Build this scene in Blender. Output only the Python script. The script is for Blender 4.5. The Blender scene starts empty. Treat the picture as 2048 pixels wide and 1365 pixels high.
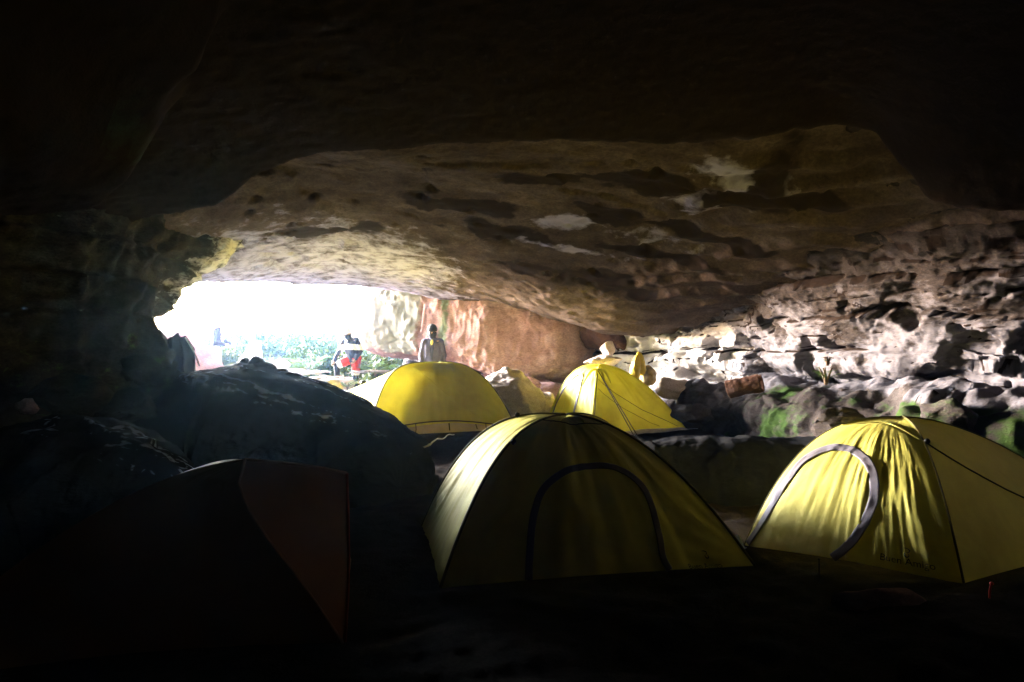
import bpy, bmesh, math, random
import numpy as np
from mathutils import Vector, Matrix

R = math.radians
scene = bpy.context.scene
col = scene.collection
EYE = 1.65                      # height of the photographer's eye above the cave floor
FPX = 1365.0                    # focal length in photo pixels (24 mm on full frame)

# ------------------------------------------------------------------ camera
cd = bpy.data.cameras.new('camera'); cam = bpy.data.objects.new('camera', cd); col.objects.link(cam)
cd.lens = 24.0; cd.sensor_width = 36.0; cd.clip_end = 1000.0; cd.clip_start = 0.05
cam.location = (0, 0, EYE); cam.rotation_euler = (R(90), 0, 0)
scene.camera = cam

# ------------------------------------------------------------------ world, sun, exposure
SUN_EL, SUN_AZ = R(10), R(-57)        # azimuth measured from +Y towards +X
w = bpy.data.worlds.new('World'); scene.world = w; w.use_nodes = True
nt = w.node_tree
bg = nt.nodes['Background']
sky = nt.nodes.new('ShaderNodeTexSky'); sky.sky_type = 'NISHITA'; sky.sun_disc = False
sky.sun_elevation = SUN_EL; sky.sun_rotation = SUN_AZ
sky.dust_density = 1.0; sky.air_density = 1.0
nt.links.new(sky.outputs[0], bg.inputs[0]); bg.inputs[1].default_value = 0.10
sl = bpy.data.lights.new('sun', 'SUN'); sun = bpy.data.objects.new('sun', sl); col.objects.link(sun)
sl.energy = 1.5; sl.angle = R(34); sl.color = (0.94, 0.96, 1.0)
sd = Vector((math.sin(SUN_AZ)*math.cos(SUN_EL), math.cos(SUN_AZ)*math.cos(SUN_EL), math.sin(SUN_EL)))
sun.rotation_euler = (-sd).to_track_quat('-Z', 'Y').to_euler()
sun.location = (-20, 30, 30)
vs = scene.view_settings
vs.view_transform = 'Standard'; vs.look = 'None'; vs.gamma = 1.0; vs.use_curve_mapping = False
vs.exposure = 6.7
cy = scene.cycles
cy.use_denoising = True
cy.max_bounces = 14; cy.diffuse_bounces = 1; cy.volume_bounces = 1; cy.transmission_bounces = 8
cy.sample_clamp_indirect = 0.25; cy.use_adaptive_sampling = False
cy.light_sampling_threshold = 0.0; w.cycles.sampling_method = 'NONE'
cy.use_guiding = True; cy.use_surface_guiding = True; cy.use_volume_guiding = True; cy.guiding_training_samples = 64

# ------------------------------------------------------------------ numpy noise
def _h(ix, iy, iz, seed):
    with np.errstate(over='ignore'):
        h = (ix.astype(np.uint32)*np.uint32(374761393) + iy.astype(np.uint32)*np.uint32(668265263)
             + iz.astype(np.uint32)*np.uint32(2147483647) + np.uint32((seed*1274126177+1013904223) & 0xffffffff))
        h = (h ^ (h >> np.uint32(13)))*np.uint32(1274126177)
        h = (h ^ (h >> np.uint32(16)))*np.uint32(2246822519)
        h = h ^ (h >> np.uint32(13))
    return h
def _u(h): return (h & np.uint32(0xffffff)).astype(np.float64)/16777216.0
def noise(p, seed=0):
    """value noise with quintic fade, range about -1..1"""
    f = np.floor(p); i = f.astype(np.int64); t = p-f; t = t*t*t*(t*(t*6-15)+10)
    r = 0.0
    for dx in (0, 1):
        wx = t[..., 0] if dx else 1-t[..., 0]
        for dy in (0, 1):
            wy = t[..., 1] if dy else 1-t[..., 1]
            for dz in (0, 1):
                wz = t[..., 2] if dz else 1-t[..., 2]
                r = r + wx*wy*wz*_u(_h(i[..., 0]+dx, i[..., 1]+dy, i[..., 2]+dz, seed))
    return r*2-1
def fbm(p, octv=4, seed=0, gain=.5):
    a, s, r = 1.0, 0.0, 0.0
    for k in range(octv):
        r = r + a*noise(p*(2.03**k), seed+k*17); s += a; a *= gain
    return r/s*1.4
def ridged(p, octv=4, seed=0):
    a, s, r = 1.0, 0.0, 0.0
    for k in range(octv):
        r = r + a*(1-np.abs(noise(p*(2.1**k), seed+k*13))*1.6); s += a; a *= .5
    return r/s
def worley(p, seed=0):
    """nearest-point distance, second distance and a random value of that cell"""
    f = np.floor(p); i = f.astype(np.int64)
    b1 = np.full(p.shape[:-1], 9.0); b2 = np.full(p.shape[:-1], 9.0); rv = np.zeros(p.shape[:-1])
    for dx in (-1, 0, 1):
        for dy in (-1, 0, 1):
            for dz in (-1, 0, 1):
                a, b, c = i[..., 0]+dx, i[..., 1]+dy, i[..., 2]+dz
                h = _h(a, b, c, seed)
                q = np.stack([a+_u(h), b+_u(_h(a, b, c, seed+1)), c+_u(_h(a, b, c, seed+2))], -1)
                d = np.sqrt(((q-p)**2).sum(-1))
                m = d < b1
                b2 = np.where(m, b1, np.minimum(b2, d)); rv = np.where(m, _u(_h(a, b, c, seed+3)), rv); b1 = np.where(m, d, b1)
    return b1, b2, rv
def smooth(a, b, x):
    t = np.clip((x-a)/(b-a), 0, 1); return t*t*(3-2*t)

# ------------------------------------------------------------------ object helpers
def W(px, py, d):
    """photo pixel at depth d -> world point (used to measure places once, all in metres)"""
    return np.array(((px-1024)/FPX*d, d, EYE+(682.5-py)/FPX*d))
def tag(o, label=None, cat=None, group=None, kind=None):
    if label: o['label'] = label
    if cat: o['category'] = cat
    if group: o['group'] = group
    if kind: o['kind'] = kind
    return o
def empty(name, loc=(0, 0, 0), rz=0.0):
    o = bpy.data.objects.new(name, None); col.objects.link(o); o.location = loc; o.rotation_euler = (0, 0, rz)
    o.empty_display_size = .1
    return o
def link_mesh(name, me, mat, parent=None, smooth_=True):
    o = bpy.data.objects.new(name, me); col.objects.link(o)
    if mat: me.materials.append(mat)
    if smooth_: me.polygons.foreach_set('use_smooth', np.ones(len(me.polygons), bool))
    if parent: o.parent = parent
    return o
def mesh_np(name, V, F, mat, parent=None, smooth_=True, attrs=None, origin=None):
    V = np.asarray(V, float).reshape(-1, 3)
    if origin is not None: V = V-np.asarray(origin)
    F = np.asarray(F)
    me = bpy.data.meshes.new(name)
    n, k = F.shape
    me.vertices.add(len(V)); me.vertices.foreach_set('co', V.ravel().astype(np.float32))
    me.loops.add(n*k); me.loops.foreach_set('vertex_index', F.ravel().astype(np.int32))
    me.polygons.add(n); me.polygons.foreach_set('loop_start', np.arange(0, n*k, k, dtype=np.int32))
    me.update(calc_edges=True); me.validate()
    for key, a in (attrs or {}).items():
        at = me.attributes.new(key, 'FLOAT', 'POINT'); at.data.foreach_set('value', np.asarray(a, np.float32).ravel())
    o = link_mesh(name, me, mat, parent, smooth_)
    if origin is not None: o.location = tuple(origin)
    return o
def grid_faces(nu, nv, wrap_v=False, flip=False):
    I = np.arange(nu*nv).reshape(nu, nv)
    if wrap_v: I = np.concatenate([I, I[:, :1]], 1)
    F = np.stack([I[:-1, :-1], I[1:, :-1], I[1:, 1:], I[:-1, 1:]], -1).reshape(-1, 4)
    return F[:, ::-1] if flip else F
def grid_normals(G, wrap_v=False):
    if wrap_v:
        gv = np.roll(G, -1, 1)-np.roll(G, 1, 1)
    else:
        gv = np.gradient(G, axis=1)
    gu = np.gradient(G, axis=0)
    n = np.cross(gu, gv); return n/np.maximum(np.linalg.norm(n, axis=-1, keepdims=True), 1e-9)
class MB:
    """collects simple shapes into ONE mesh"""
    def __init__(s): s.V = []; s.F = []; s.n = 0
    def add(s, V, F):
        V = np.asarray(V, float).reshape(-1, 3)
        s.V.append(V); s.F += [tuple(int(i)+s.n for i in f) for f in F]; s.n += len(V); return s
    def tube(s, pts, r, n=8, cap=True):
        P = np.asarray(pts, float); m = len(P)
        r = np.broadcast_to(np.asarray(r, float), (m,))
        T = np.gradient(P, axis=0); T /= np.maximum(np.linalg.norm(T, axis=1, keepdims=True), 1e-9)
        ref = np.array((0, 0, 1.0)) if abs(T[0][2]) < .9 else np.array((1.0, 0, 0))
        A = np.cross(T, ref); A /= np.maximum(np.linalg.norm(A, axis=1, keepdims=True), 1e-9); B = np.cross(T, A)
        th = np.arange(n)/n*2*math.pi
        V = P[:, None]+r[:, None, None]*(np.cos(th)[None, :, None]*A[:, None]+np.sin(th)[None, :, None]*B[:, None])
        F = [tuple(f) for f in grid_faces(m, n, True)]
        if cap: F += [tuple(range(n)), tuple(range((m-1)*n, m*n))[::-1]]
        return s.add(V, F)
    def ellipsoid(s, c, rad, rot=None, nu=12, nv=16):
        a = np.linspace(-math.pi/2, math.pi/2, nu); b = np.arange(nv)/nv*2*math.pi
        V = np.stack([np.cos(a)[:, None]*np.cos(b), np.cos(a)[:, None]*np.sin(b), np.sin(a)[:, None]*np.ones(nv)], -1)*np.asarray(rad)
        if rot is not None: V = V@np.asarray(rot).T
        return s.add(V+np.asarray(c), [tuple(f) for f in grid_faces(nu, nv, True)])
    def capsule(s, p0, r0, p1, r1):
        p0, p1 = np.asarray(p0, float), np.asarray(p1, float)
        d = np.linalg.norm(p1-p0)
        k = max(4, int(d/max(min(r0, r1), .004)*1.5)); k = min(k, 24)
        s.tube(np.linspace(p0, p1, k), np.linspace(r0, r1, k), 12)
        s.ellipsoid(p0, (r0,)*3, nu=8, nv=12); s.ellipsoid(p1, (r1,)*3, nu=8, nv=12); return s
    def box(s, c, h, rot=None):
        V = np.array([(x, y, z) for x in (-1, 1) for y in (-1, 1) for z in (-1, 1)], float)*np.asarray(h)
        if rot is not None: V = V@np.asarray(rot).T
        return s.add(V+np.asarray(c), [(0, 1, 3, 2), (4, 6, 7, 5), (0, 4, 5, 1), (2, 3, 7, 6), (0, 2, 6, 4), (1, 5, 7, 3)])
    def build(s, name, mat, parent=None, smooth_=True, origin=None):
        me = bpy.data.meshes.new(name); V = np.concatenate(s.V)
        if origin is not None: V = V-np.asarray(origin)
        me.from_pydata(V.tolist(), [], s.F); me.update()
        o = link_mesh(name, me, mat, parent, smooth_)
        if origin is not None: o.location = tuple(origin)
        return o
def applied(o):
    """bake an object's modifiers into its mesh without operators"""
    dg = bpy.context.evaluated_depsgraph_get(); dg.update()
    me = bpy.data.meshes.new_from_object(o.evaluated_get(dg))
    o.modifiers.clear(); old = o.data; o.data = me; bpy.data.meshes.remove(old); return o
def solidify(o, t):
    m = o.modifiers.new('thickness', 'SOLIDIFY'); m.thickness = t; m.offset = 0; return o

# ------------------------------------------------------------------ materials
def new_mat(name):
    m = bpy.data.materials.new(name); m.use_nodes = True
    t = m.node_tree; b = t.nodes['Principled BSDF']; b.inputs['Specular IOR Level'].default_value = .25
    return m, t, b
def nd(t, kind, **kw):
    n = t.nodes.new(kind)
    for k, v in kw.items(): setattr(n, k, v)
    return n
def noise_node(t, vec, scale, detail=6, rough=.6, dist=0.0):
    n = nd(t, 'ShaderNodeTexNoise'); n.inputs['Scale'].default_value = scale
    n.inputs['Detail'].default_value = detail; n.inputs['Roughness'].default_value = rough; n.inputs['Distortion'].default_value = dist
    t.links.new(vec, n.inputs['Vector']); return n.outputs['Fac']
def ramp(t, fac, stops):
    r = nd(t, 'ShaderNodeValToRGB'); e = r.color_ramp.elements
    while len(e) < len(stops): e.new(.5)
    for el, (p, c) in zip(e, stops):
        el.position = p; el.color = (*c, 1) if len(c) == 3 else c
    t.links.new(fac, r.inputs[0]); return r.outputs[0]
def g(v): return (v, v, v)
def mix(t, fac, a, b, mode='MIX'):
    m = nd(t, 'ShaderNodeMix', data_type='RGBA', blend_type=mode)
    for sock, v in ((0, fac), (6, a), (7, b)):
        if isinstance(v, (int, float)): m.inputs[sock].default_value = v
        elif isinstance(v, tuple): m.inputs[sock].default_value = (*v, 1)
        else: t.links.new(v, m.inputs[sock])
    return m.outputs[2]
def mth(t, op, a, b=0.0):
    m = nd(t, 'ShaderNodeMath', operation=op)
    for k, v in ((0, a), (1, b)):
        if isinstance(v, (int, float)): m.inputs[k].default_value = v
        else: t.links.new(v, m.inputs[k])
    return m.outputs[0]
def rock_mat(name, dark, mid, light, scale=1.0, white=(.62, .57, .53), moss=(.07, .12, .03), stain_shade=(.022, .015, .012),
             bump=.35, rough=.9, squash=(1, 1, 2.2)):
    m, t, b = new_mat(name)
    tc = nd(t, 'ShaderNodeTexCoord'); mp = nd(t, 'ShaderNodeMapping'); mp.inputs['Scale'].default_value = squash
    t.links.new(tc.outputs['Object'], mp.inputs[0]); v = mp.outputs[0]
    n1 = noise_node(t, v, .9*scale, 8, .62, .4); n2 = noise_node(t, v, 4.5*scale, 8, .65, .2); n3 = noise_node(t, v, 30*scale, 6, .75)
    c = ramp(t, mth(t, 'ADD', mth(t, 'MULTIPLY', n1, .6), mth(t, 'MULTIPLY', n2, .4)), [(.33, dark), (.5, mid), (.66, light)])
    c = mix(t, .55, c, ramp(t, n3, [(.34, g(.30)), (.66, g(1.45))]), 'MULTIPLY')
    def attr(nm):
        a = nd(t, 'ShaderNodeAttribute'); a.attribute_name = nm; return a.outputs['Fac']
    def masked(nm, nz, lo=.42, hi=.58):
        s = mth(t, 'ADD', mth(t, 'MULTIPLY', attr(nm), 1.0), mth(t, 'MULTIPLY', mth(t, 'SUBTRACT', nz, .5), .9))
        return ramp(t, s, [(lo, g(0.)), (hi, g(1.))])
    wcol = mix(t, .5, white, ramp(t, n2, [(.3, g(.55)), (.65, g(1.1))]), 'MULTIPLY')
    c = mix(t, masked('white', n2, .4, .62), c, wcol)
    c = mix(t, masked('lime', n2, .42, .58), c, mix(t, .6, (.62, .59, .61), ramp(t, n3, [(.3, g(.45)), (.65, g(1.1))]), 'MULTIPLY'))
    c = mix(t, masked('stain_shade', mth(t, 'ADD', mth(t, 'MULTIPLY', n1, .65), mth(t, 'MULTIPLY', n2, .35)), .38, .56), c, stain_shade)
    mcol = mix(t, n3, moss, tuple(x*2.0 for x in moss))
    c = mix(t, masked('moss', n2, .42, .6), c, mcol)
    t.links.new(c, b.inputs['Base Color']); b.inputs['Roughness'].default_value = rough; b.inputs['Specular IOR Level'].default_value = .02
    bp = nd(t, 'ShaderNodeBump'); bp.inputs['Strength'].default_value = bump; bp.inputs['Distance'].default_value = .06
    hsum = mth(t, 'ADD', mth(t, 'MULTIPLY', n2, .6), mth(t, 'MULTIPLY', n3, .3))
    t.links.new(hsum, bp.inputs['Height']); t.links.new(bp.outputs[0], b.inputs['Normal'])
    return m
def plain_mat(name, colr, rough=.7, var=.35, scale=12.0, spec=.25, bump=.1, metal=0.0):
    m, t, b = new_mat(name)
    tc = nd(t, 'ShaderNodeTexCoord'); n = noise_node(t, tc.outputs['Object'], scale, 6, .6)
    c = ramp(t, n, [(.3, tuple(x*(1-var) for x in colr)), (.7, tuple(min(1, x*(1+var)) for x in colr))])
    t.links.new(c, b.inputs['Base Color']); b.inputs['Roughness'].default_value = rough
    b.inputs['Specular IOR Level'].default_value = spec; b.inputs['Metallic'].default_value = metal
    if bump:
        bp = nd(t, 'ShaderNodeBump'); bp.inputs['Strength'].default_value = bump; bp.inputs['Distance'].default_value = .02
        t.links.new(n, bp.inputs['Height']); t.links.new(bp.outputs[0], b.inputs['Normal'])
    return m
def fabric_mat(name, colr, trans=.4, dirt=(.75, .7, .6), weave=420.0, rough=.62):
    """thin tent cloth: part of the light goes through it"""
    m, t, b = new_mat(name)
    tc = nd(t, 'ShaderNodeTexCoord'); v = tc.outputs['Object']
    n1 = noise_node(t, v, 2.2, 6, .6, .3); n2 = noise_node(t, v, 9, 5, .6)
    c = mix(t, 1.0, colr, ramp(t, n1, [(.3, dirt), (.62, g(1.0))]), 'MULTIPLY')
    t.links.new(c, b.inputs['Base Color']); b.inputs['Roughness'].default_value = rough; b.inputs['Specular IOR Level'].default_value = .3
    wv = nd(t, 'ShaderNodeTexNoise'); wv.inputs['Scale'].default_value = weave; t.links.new(v, wv.inputs['Vector'])
    bp = nd(t, 'ShaderNodeBump'); bp.inputs['Strength'].default_value = .18; bp.inputs['Distance'].default_value = .012
    t.links.new(mth(t, 'ADD', n2, mth(t, 'MULTIPLY', wv.outputs[0], .15)), bp.inputs['Height'])
    t.links.new(bp.outputs[0], b.inputs['Normal'])
    tr = nd(t, 'ShaderNodeBsdfTranslucent'); t.links.new(c, tr.inputs['Color']); t.links.new(bp.outputs[0], tr.inputs['Normal'])
    ms = nd(t, 'ShaderNodeMixShader'); ms.inputs[0].default_value = trans
    t.links.new(b.outputs[0], ms.inputs[1]); t.links.new(tr.outputs[0], ms.inputs[2])
    t.links.new(ms.outputs[0], t.nodes['Material Output'].inputs['Surface'])
    return m
def leaf_mat(name, c1, c2, trans=.35):
    m, t, b = new_mat(name)
    tc = nd(t, 'ShaderNodeTexCoord'); n = noise_node(t, tc.outputs['Object'], 5, 4, .6)
    c = ramp(t, n, [(.3, c1), (.7, c2)]); t.links.new(c, b.inputs['Base Color']); b.inputs['Roughness'].default_value = .55
    tr = nd(t, 'ShaderNodeBsdfTranslucent'); t.links.new(c, tr.inputs['Color'])
    ms = nd(t, 'ShaderNodeMixShader'); ms.inputs[0].default_value = trans
    t.links.new(b.outputs[0], ms.inputs[1]); t.links.new(tr.outputs[0], ms.inputs[2])
    t.links.new(ms.outputs[0], t.nodes['Material Output'].inputs['Surface'])
    return m

M = {}
M['ceiling'] = rock_mat('ceiling rock', (.034, .023, .019), (.078, .056, .047), (.14, .107, .095), .9, white=(.34, .315, .45), moss=(.022, .032, .02), stain_shade=(.026, .018, .015), squash=(1, 1, 1), bump=.5)  # violet in the white: cool glare by the mouth put into the pale rock
M['wall'] = rock_mat('wall rock', (.028, .022, .021), (.058, .048, .046), (.10, .088, .088), 1.1, white=(.165, .155, .178), moss=(.026, .046, .013), bump=.9)
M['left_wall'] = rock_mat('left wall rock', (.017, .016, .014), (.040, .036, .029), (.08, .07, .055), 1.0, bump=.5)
M['pink'] = rock_mat('pink sandstone', (.21, .115, .105), (.30, .18, .17), (.40, .28, .27), .7, white=(.27, .26, .24), moss=(.075, .085, .05), bump=.5)
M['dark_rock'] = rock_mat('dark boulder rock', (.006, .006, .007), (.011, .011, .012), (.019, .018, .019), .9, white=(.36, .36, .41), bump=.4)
M['pale_rock'] = rock_mat('pale broken rock', (.42, .32, .27), (.60, .49, .43), (.74, .65, .60), 1.6, bump=.4)
M['red_rock'] = rock_mat('red rock', (.05, .026, .02), (.085, .045, .034), (.13, .075, .055), 2.0, bump=.5)
M['soil'] = rock_mat('trodden cave soil', (.014, .011, .009), (.025, .019, .016), (.045, .035, .029), 1.4, white=(.52, .52, .56), moss=(.05, .075, .025), bump=.6, squash=(1, 1, 1))
M['fly'] = fabric_mat('yellow tent fly', (.80, .735, .10), .36)
M['fly_olive'] = fabric_mat('olive yellow tent fly', (.76, .68, .14), .05)
M['fly_lemon'] = fabric_mat('lemon tent fly', (.78, .71, .15), .14)
M['fly_orange'] = fabric_mat('rust orange tent fly', (.34, .15, .08), .08)
M['inner'] = fabric_mat('pale inner tent', (.62, .52, .36), .30)
M['mesh'] = fabric_mat('dark tent mesh', (.40, .36, .12), .5)
M['trim'] = fabric_mat('grey violet zip tape', (.21, .19, .235), .03)
M['seam'] = plain_mat('dark seam tape', (.10, .085, .02), .7)
M['cord'] = plain_mat('dark guy cord', (.06, .045, .03), .8)
M['print'] = plain_mat('black print', (.03, .028, .02), .7, bump=0)
M['plastic'] = plain_mat('black plastic', (.02, .02, .022), .45)
M['sheet'] = plain_mat('lavender ground sheet', (.42, .36, .42), .7)

# ------------------------------------------------------------------ ground: one sheet, cave floor to hillside
def axis(pieces):
    out = []
    for a, b_, st in pieces: out.append(np.arange(a, b_, st))
    return np.concatenate(out+[[pieces[-1][1]]])
def ground_z(x, y):
    x = np.asarray(x, float); y = np.asarray(y, float)
    z = .27*smooth(8.9, 9.5, y+.25*np.sin(x*1.7))*smooth(-3.2, -2.2, x)
    z = z+.14*smooth(5.5, 4.3, y)*smooth(1.7, 2.6, x)*smooth(2.0, 3.5, y)
    z = z+.10*smooth(12, 14.5, y)
    z = z+.42*smooth(12.2, 15.0, y)*smooth(-2.6, -3.4, x)
    z = z+.10*smooth(16, 20, y)+1.3*smooth(20, 34, y)
    return z
xs = axis([(-45, -20, 5), (-20, -9, .5), (-9, 7, .05), (7, 20, .5), (20, 40, 5)])
ys = axis([(-26, 2, .4), (2, 18, .05), (18, 40, .35)])
X, Y = np.meshgrid(xs, ys, indexing='ij')
Z = ground_z(X, Y)
Pn = np.stack([X, Y, 0*X], -1)
near = smooth(25, 16, Y)
Z = Z+(.05*fbm(Pn*1.1, 4, 3)+.022*fbm(Pn*6, 3, 9)+.05*np.maximum(0, ridged(Pn*1.7, 3, 5)-.75))*near+.35*(1-near)*fbm(Pn*.25, 3, 31)
sand = np.maximum(smooth(12.5, 15, Y+.5*fbm(Pn*.6, 3, 40))*smooth(-1.5, -3, X), smooth(9.6, 11.5, Y+.4*fbm(Pn*.6, 3, 41))*smooth(-2.9, -3.8, X))
tag(mesh_np('ground', np.stack([X, Y, Z], -1), grid_faces(len(xs), len(ys)), M['soil'],
            attrs={'white': sand*.95*smooth(30, 18, Y), 'moss': .5*smooth(22, 27, Y)}), kind='structure')

# ------------------------------------------------------------------ cave ceiling
def tps(pts, vals, smoothing=1e-3):
    P = np.asarray(pts, float); n = len(P)
    def U(r2): return np.where(r2 > 1e-12, r2*np.log(np.maximum(r2, 1e-12))*.5, 0)
    K = U(((P[:, None]-P[None])**2).sum(-1))+np.eye(n)*smoothing
    A = np.zeros((n+3, n+3)); A[:n, :n] = K; A[:n, n] = 1; A[:n, n+1:] = P; A[n, :n] = 1; A[n+1:, :n] = P.T
    c = np.linalg.solve(A, np.concatenate([vals, np.zeros(3)]))
    def f(x, y):
        r = c[n]+c[n+1]*x+c[n+2]*y
        for k in range(n): r = r+c[k]*U((x-P[k, 0])**2+(y-P[k, 1])**2)
        return r
    return f
def from_px(L): 
    A = np.array([W(*q) for q in L]); return A[:, :2].tolist(), A[:, 2].tolist()
far_px = [(700, 300, 6.2), (1024, 292, 6.2), (1400, 292, 6.1), (1700, 282, 6.0), (500, 330, 7.6),
          (450, 430, 8.4), (700, 430, 9.0), (1024, 430, 8.5), (1300, 430, 8.0), (1600, 430, 7.0),
          (400, 520, 9.8), (600, 520, 11.2), (800, 520, 11.0), (1024, 520, 10.0), (1300, 522, 9.3),
          (330, 560, 9.8), (380, 574, 11.0), (560, 571, 13.3), (740, 577, 15.0), (860, 595, 14.4), (1000, 607, 13.4), (1165, 654, 12.8), (1215, 667, 12.4),
          (1320, 640, 11.4), (1500, 560, 9.2), (1700, 480, 7.5), (2000, 400, 6.0)]
p_, v_ = from_px(far_px)
p_ += [(-8, 8), (-8.5, 11), (6, 9), (6, 4), (-8, 3), (0, 16.5), (3, 15), (5, 12)]; v_ += [2.5, 2.4, 2.3, 2.9, 3.2, 2.3, 2.0, 2.1]
ceil_far = tps(p_, v_, 2e-3)
near_px = [(330, 437, 7.0), (430, 421, 6.8), (520, 352, 6.4), (680, 292, 6.0), (900, 285, 6.0), (1100, 288, 6.0), (1300, 290, 6.0), (1560, 280, 5.8), (1750, 272, 5.5),
           (1850, 400, 5.5), (2048, 432, 5.2)]
p_, v_ = from_px(near_px)
p_ += [(0, -10), (0, -20), (-9, -12), (9, -12), (-1.5, 3), (0, 3), (1.8, 3), (-2.3, 4.8), (-3.3, 5.6), (0, 0), (-4, 0), (4, 0), (4.0, 3.2), (-5, 5), (-5.5, 7), (6, 4.5), (0, -5), (-5, -5), (5, -5), (-3.4, 3)]
v_ += [5.2, 5.0, 4.6, 4.6, 4.0, 4.1, 3.95, 3.45, 3.2, 4.7, 4.0, 4.0, 3.3, 2.7, 2.6, 2.4, 3.6, 3.0, 3.0, 3.45]
ceil_near = tps(p_, v_, 2e-3)
E = np.array([W(*q)[:2] for q in near_px]); ex = np.concatenate([[-8, -5], E[:, 0], [7]]); ey = np.concatenate([[7.6, 7.4], E[:, 1], [4.9]])
lobe_px = [(-200, 440, 4.6), (0, 437, 4.6), (110, 428, 4.7), (200, 412, 4.7), (255, 372, 4.6), (300, 280, 4.4), (330, 200, 4.2), (400, 150, 4.1), (440, 100, 4.0)]
LB = np.array([W(*q) for q in lobe_px])
lip_x = np.array([-16, -9, -6.2, -5.3, -4.6, -3.2, -2.4, -1.4, 0, 3, 8]); lip_y = np.array([11.2, 11.0, 10.6, 11.0, 13.2, 15.1, 16.0, 18, 20, 22, 22])
xs = axis([(-16, -8, .3), (-8, -4.2, .06), (-4.2, 4.4, .032), (4.4, 8, .08), (8, 16, .5)])
ys = axis([(-24, 0, 1.0), (0, 1.6, .2), (1.6, 3, .05), (3, 8, .028), (8, 15.0, .038), (15.0, 18, .06), (18, 24, .3)])
X, Y = np.meshgrid(xs, ys, indexing='ij')
P2 = np.stack([X, Y, 0*X], -1)
wob = .10*fbm(P2*1.3, 4, 71)+.03*fbm(P2*6, 3, 72)
zf = np.clip(ceil_far(X, Y), 1.5, 4.2); zn = np.clip(ceil_near(X, Y), 1.9, 5.3)
ye = np.interp(X, ex, ey)
m = smooth(-.05, .16, Y-ye+wob*.8)               # 0 on the near slab, 1 on the far vault
Zc = zn*(1-m)+np.maximum(zf, zn+.0)*m
Zc = np.where(Y > ye+.2, Zc*smooth(2.2, .4, Y-ye)+zf*(1-smooth(2.2, .4, Y-ye)), Zc)
# hanging lobe on the left
yl = np.interp(X, LB[:, 0], LB[:, 1]); zl = np.interp(X, LB[:, 0], LB[:, 2], right=3.6)
width = .14+.42*np.exp(-((X+2.35)/.28)**2)
lob = smooth(width, -.03, Y-yl+wob*.6)*smooth(-1.5, -1.9, X)
Zl = zl+.10*(yl-Y)
Zc = Zc*(1-lob)+np.minimum(Zc, Zl)*lob
rim = np.exp(-((Y-yl-width*.45)/(width*.5))**2)*smooth(-1.5, -1.9, X)  # rim light of the lobe edge, painted paler through the white mask
# relief: strata scarps, scallops and pits
P3 = np.stack([X, Y, Zc], -1)
q = P3*np.array((1.0, 1.0, 1.0))
rel = (.045*fbm(q*.8, 5, 5)+.020*fbm(q*np.array((3, 4.5, 3)), 4, 8))*(.45+.55*m)+.010*fbm(q*14, 3, 12)
b1, b2, rv = worley(P2*np.array((3.4, 4.2, 1))+.25*np.stack([fbm(P2*2, 2, 1), fbm(P2*2, 2, 2), 0*X], -1), 20)
pit_area = smooth(-.25, .15, fbm(P2*.6+7, 3, 44)+.2)*smooth(.1, .6, Y-ye)*smooth(13, 10.5, Y)*smooth(2.6, 1.2, X)
pit = (rv > .35)*smooth(.34, .12, b1)*pit_area
# flaked patches with a small step
fl = fbm(P2*np.array((.75, .9, 1))+3.3, 5, 90)
flake = smooth(.10, .15, fl)
st = fbm(np.stack([X*.5+Y*.25, Y*2.0-X*.7, 0*X], -1), 4, 15)
kk = (Zc+.10*fbm(P2*np.array((.6, .6, 1)), 4, 63)+.02*fbm(P2*4, 3, 64))/.15
terr = .15*(np.floor(kk)+smooth(.45, .98, kk-np.floor(kk)))-kk*.15
scarp = smooth(.0, .05, np.sin((Y*1.15-X*.62)*2.3+2.2*fbm(P2*.45, 3, 61)))*smooth(1.0, 2.8, X)
Zc = Zc+rel+.07*pit+.035*flake*smooth(.2, .8, Y-ye)+1.0*terr*smooth(.2, .7, Y-ye)*smooth(.9, 2.3, X+.3*fbm(P2*.7, 3, 66))
# the lip at the mouth turns up into the cliff outside
yl2 = np.interp(X, lip_x, lip_y)+.35*fbm(P2*.7, 3, 55)
up = np.maximum(0, Y-yl2)
Zc = Zc+np.where(up > 0, .25*up+4.5*up*up/(1+.35*up), 0)
Zc = np.minimum(Zc, 14)
WX = .9*fbm(P2*1.6+11, 6, 301, .6); WY = .9*fbm(P2*1.6+23, 6, 302, .6)
def blob(px, py, d, rx, ry):
    c = W(px, py, d); return np.exp(-(((X-c[0]+WX*rx)/rx)**2+((Y-c[1]+WY*ry)/ry)**2)**1.3)
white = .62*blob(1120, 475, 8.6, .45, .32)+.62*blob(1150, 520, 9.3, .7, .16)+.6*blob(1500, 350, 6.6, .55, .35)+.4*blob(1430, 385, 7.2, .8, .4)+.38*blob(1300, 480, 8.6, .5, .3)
white = white+.46*smooth(7.0, 10.5, Y-.35*X-1.2+.5*WX)*smooth(.4, -2.0, X+.4*WY)+.75*rim+.12  # paler towards the mouth and on the lobe edge: light put into the colour
stain_shade = 1.05*blob(1500, 400, 7.0, .45, .35)+.9*blob(900, 400, 8.4, .6, .22)+.9*blob(1080, 350, 7.2, .5, .2)+.9*blob(1290, 350, 7.0, .45, .25)+.9*blob(1420, 470, 8.2, .6, .16)+.9*blob(1640, 420, 6.8, .4, .14)+.9*blob(1330, 505, 9.0, .7, .14)+.8*blob(1200, 440, 8.2, .5, .35)+.75*blob(1000, 480, 9.2, .6, .45)+.7*blob(650, 445, 9.6, .7, .3)+.85*blob(1200, 545, 10.2, 1.0, .3)+.7*blob(1560, 330, 6.3, .2, .5)
stain_shade = np.where(Y > ye+.1, stain_shade, .58)+.16  # near slab darkened as a whole: its shade put into the rock colour
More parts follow.
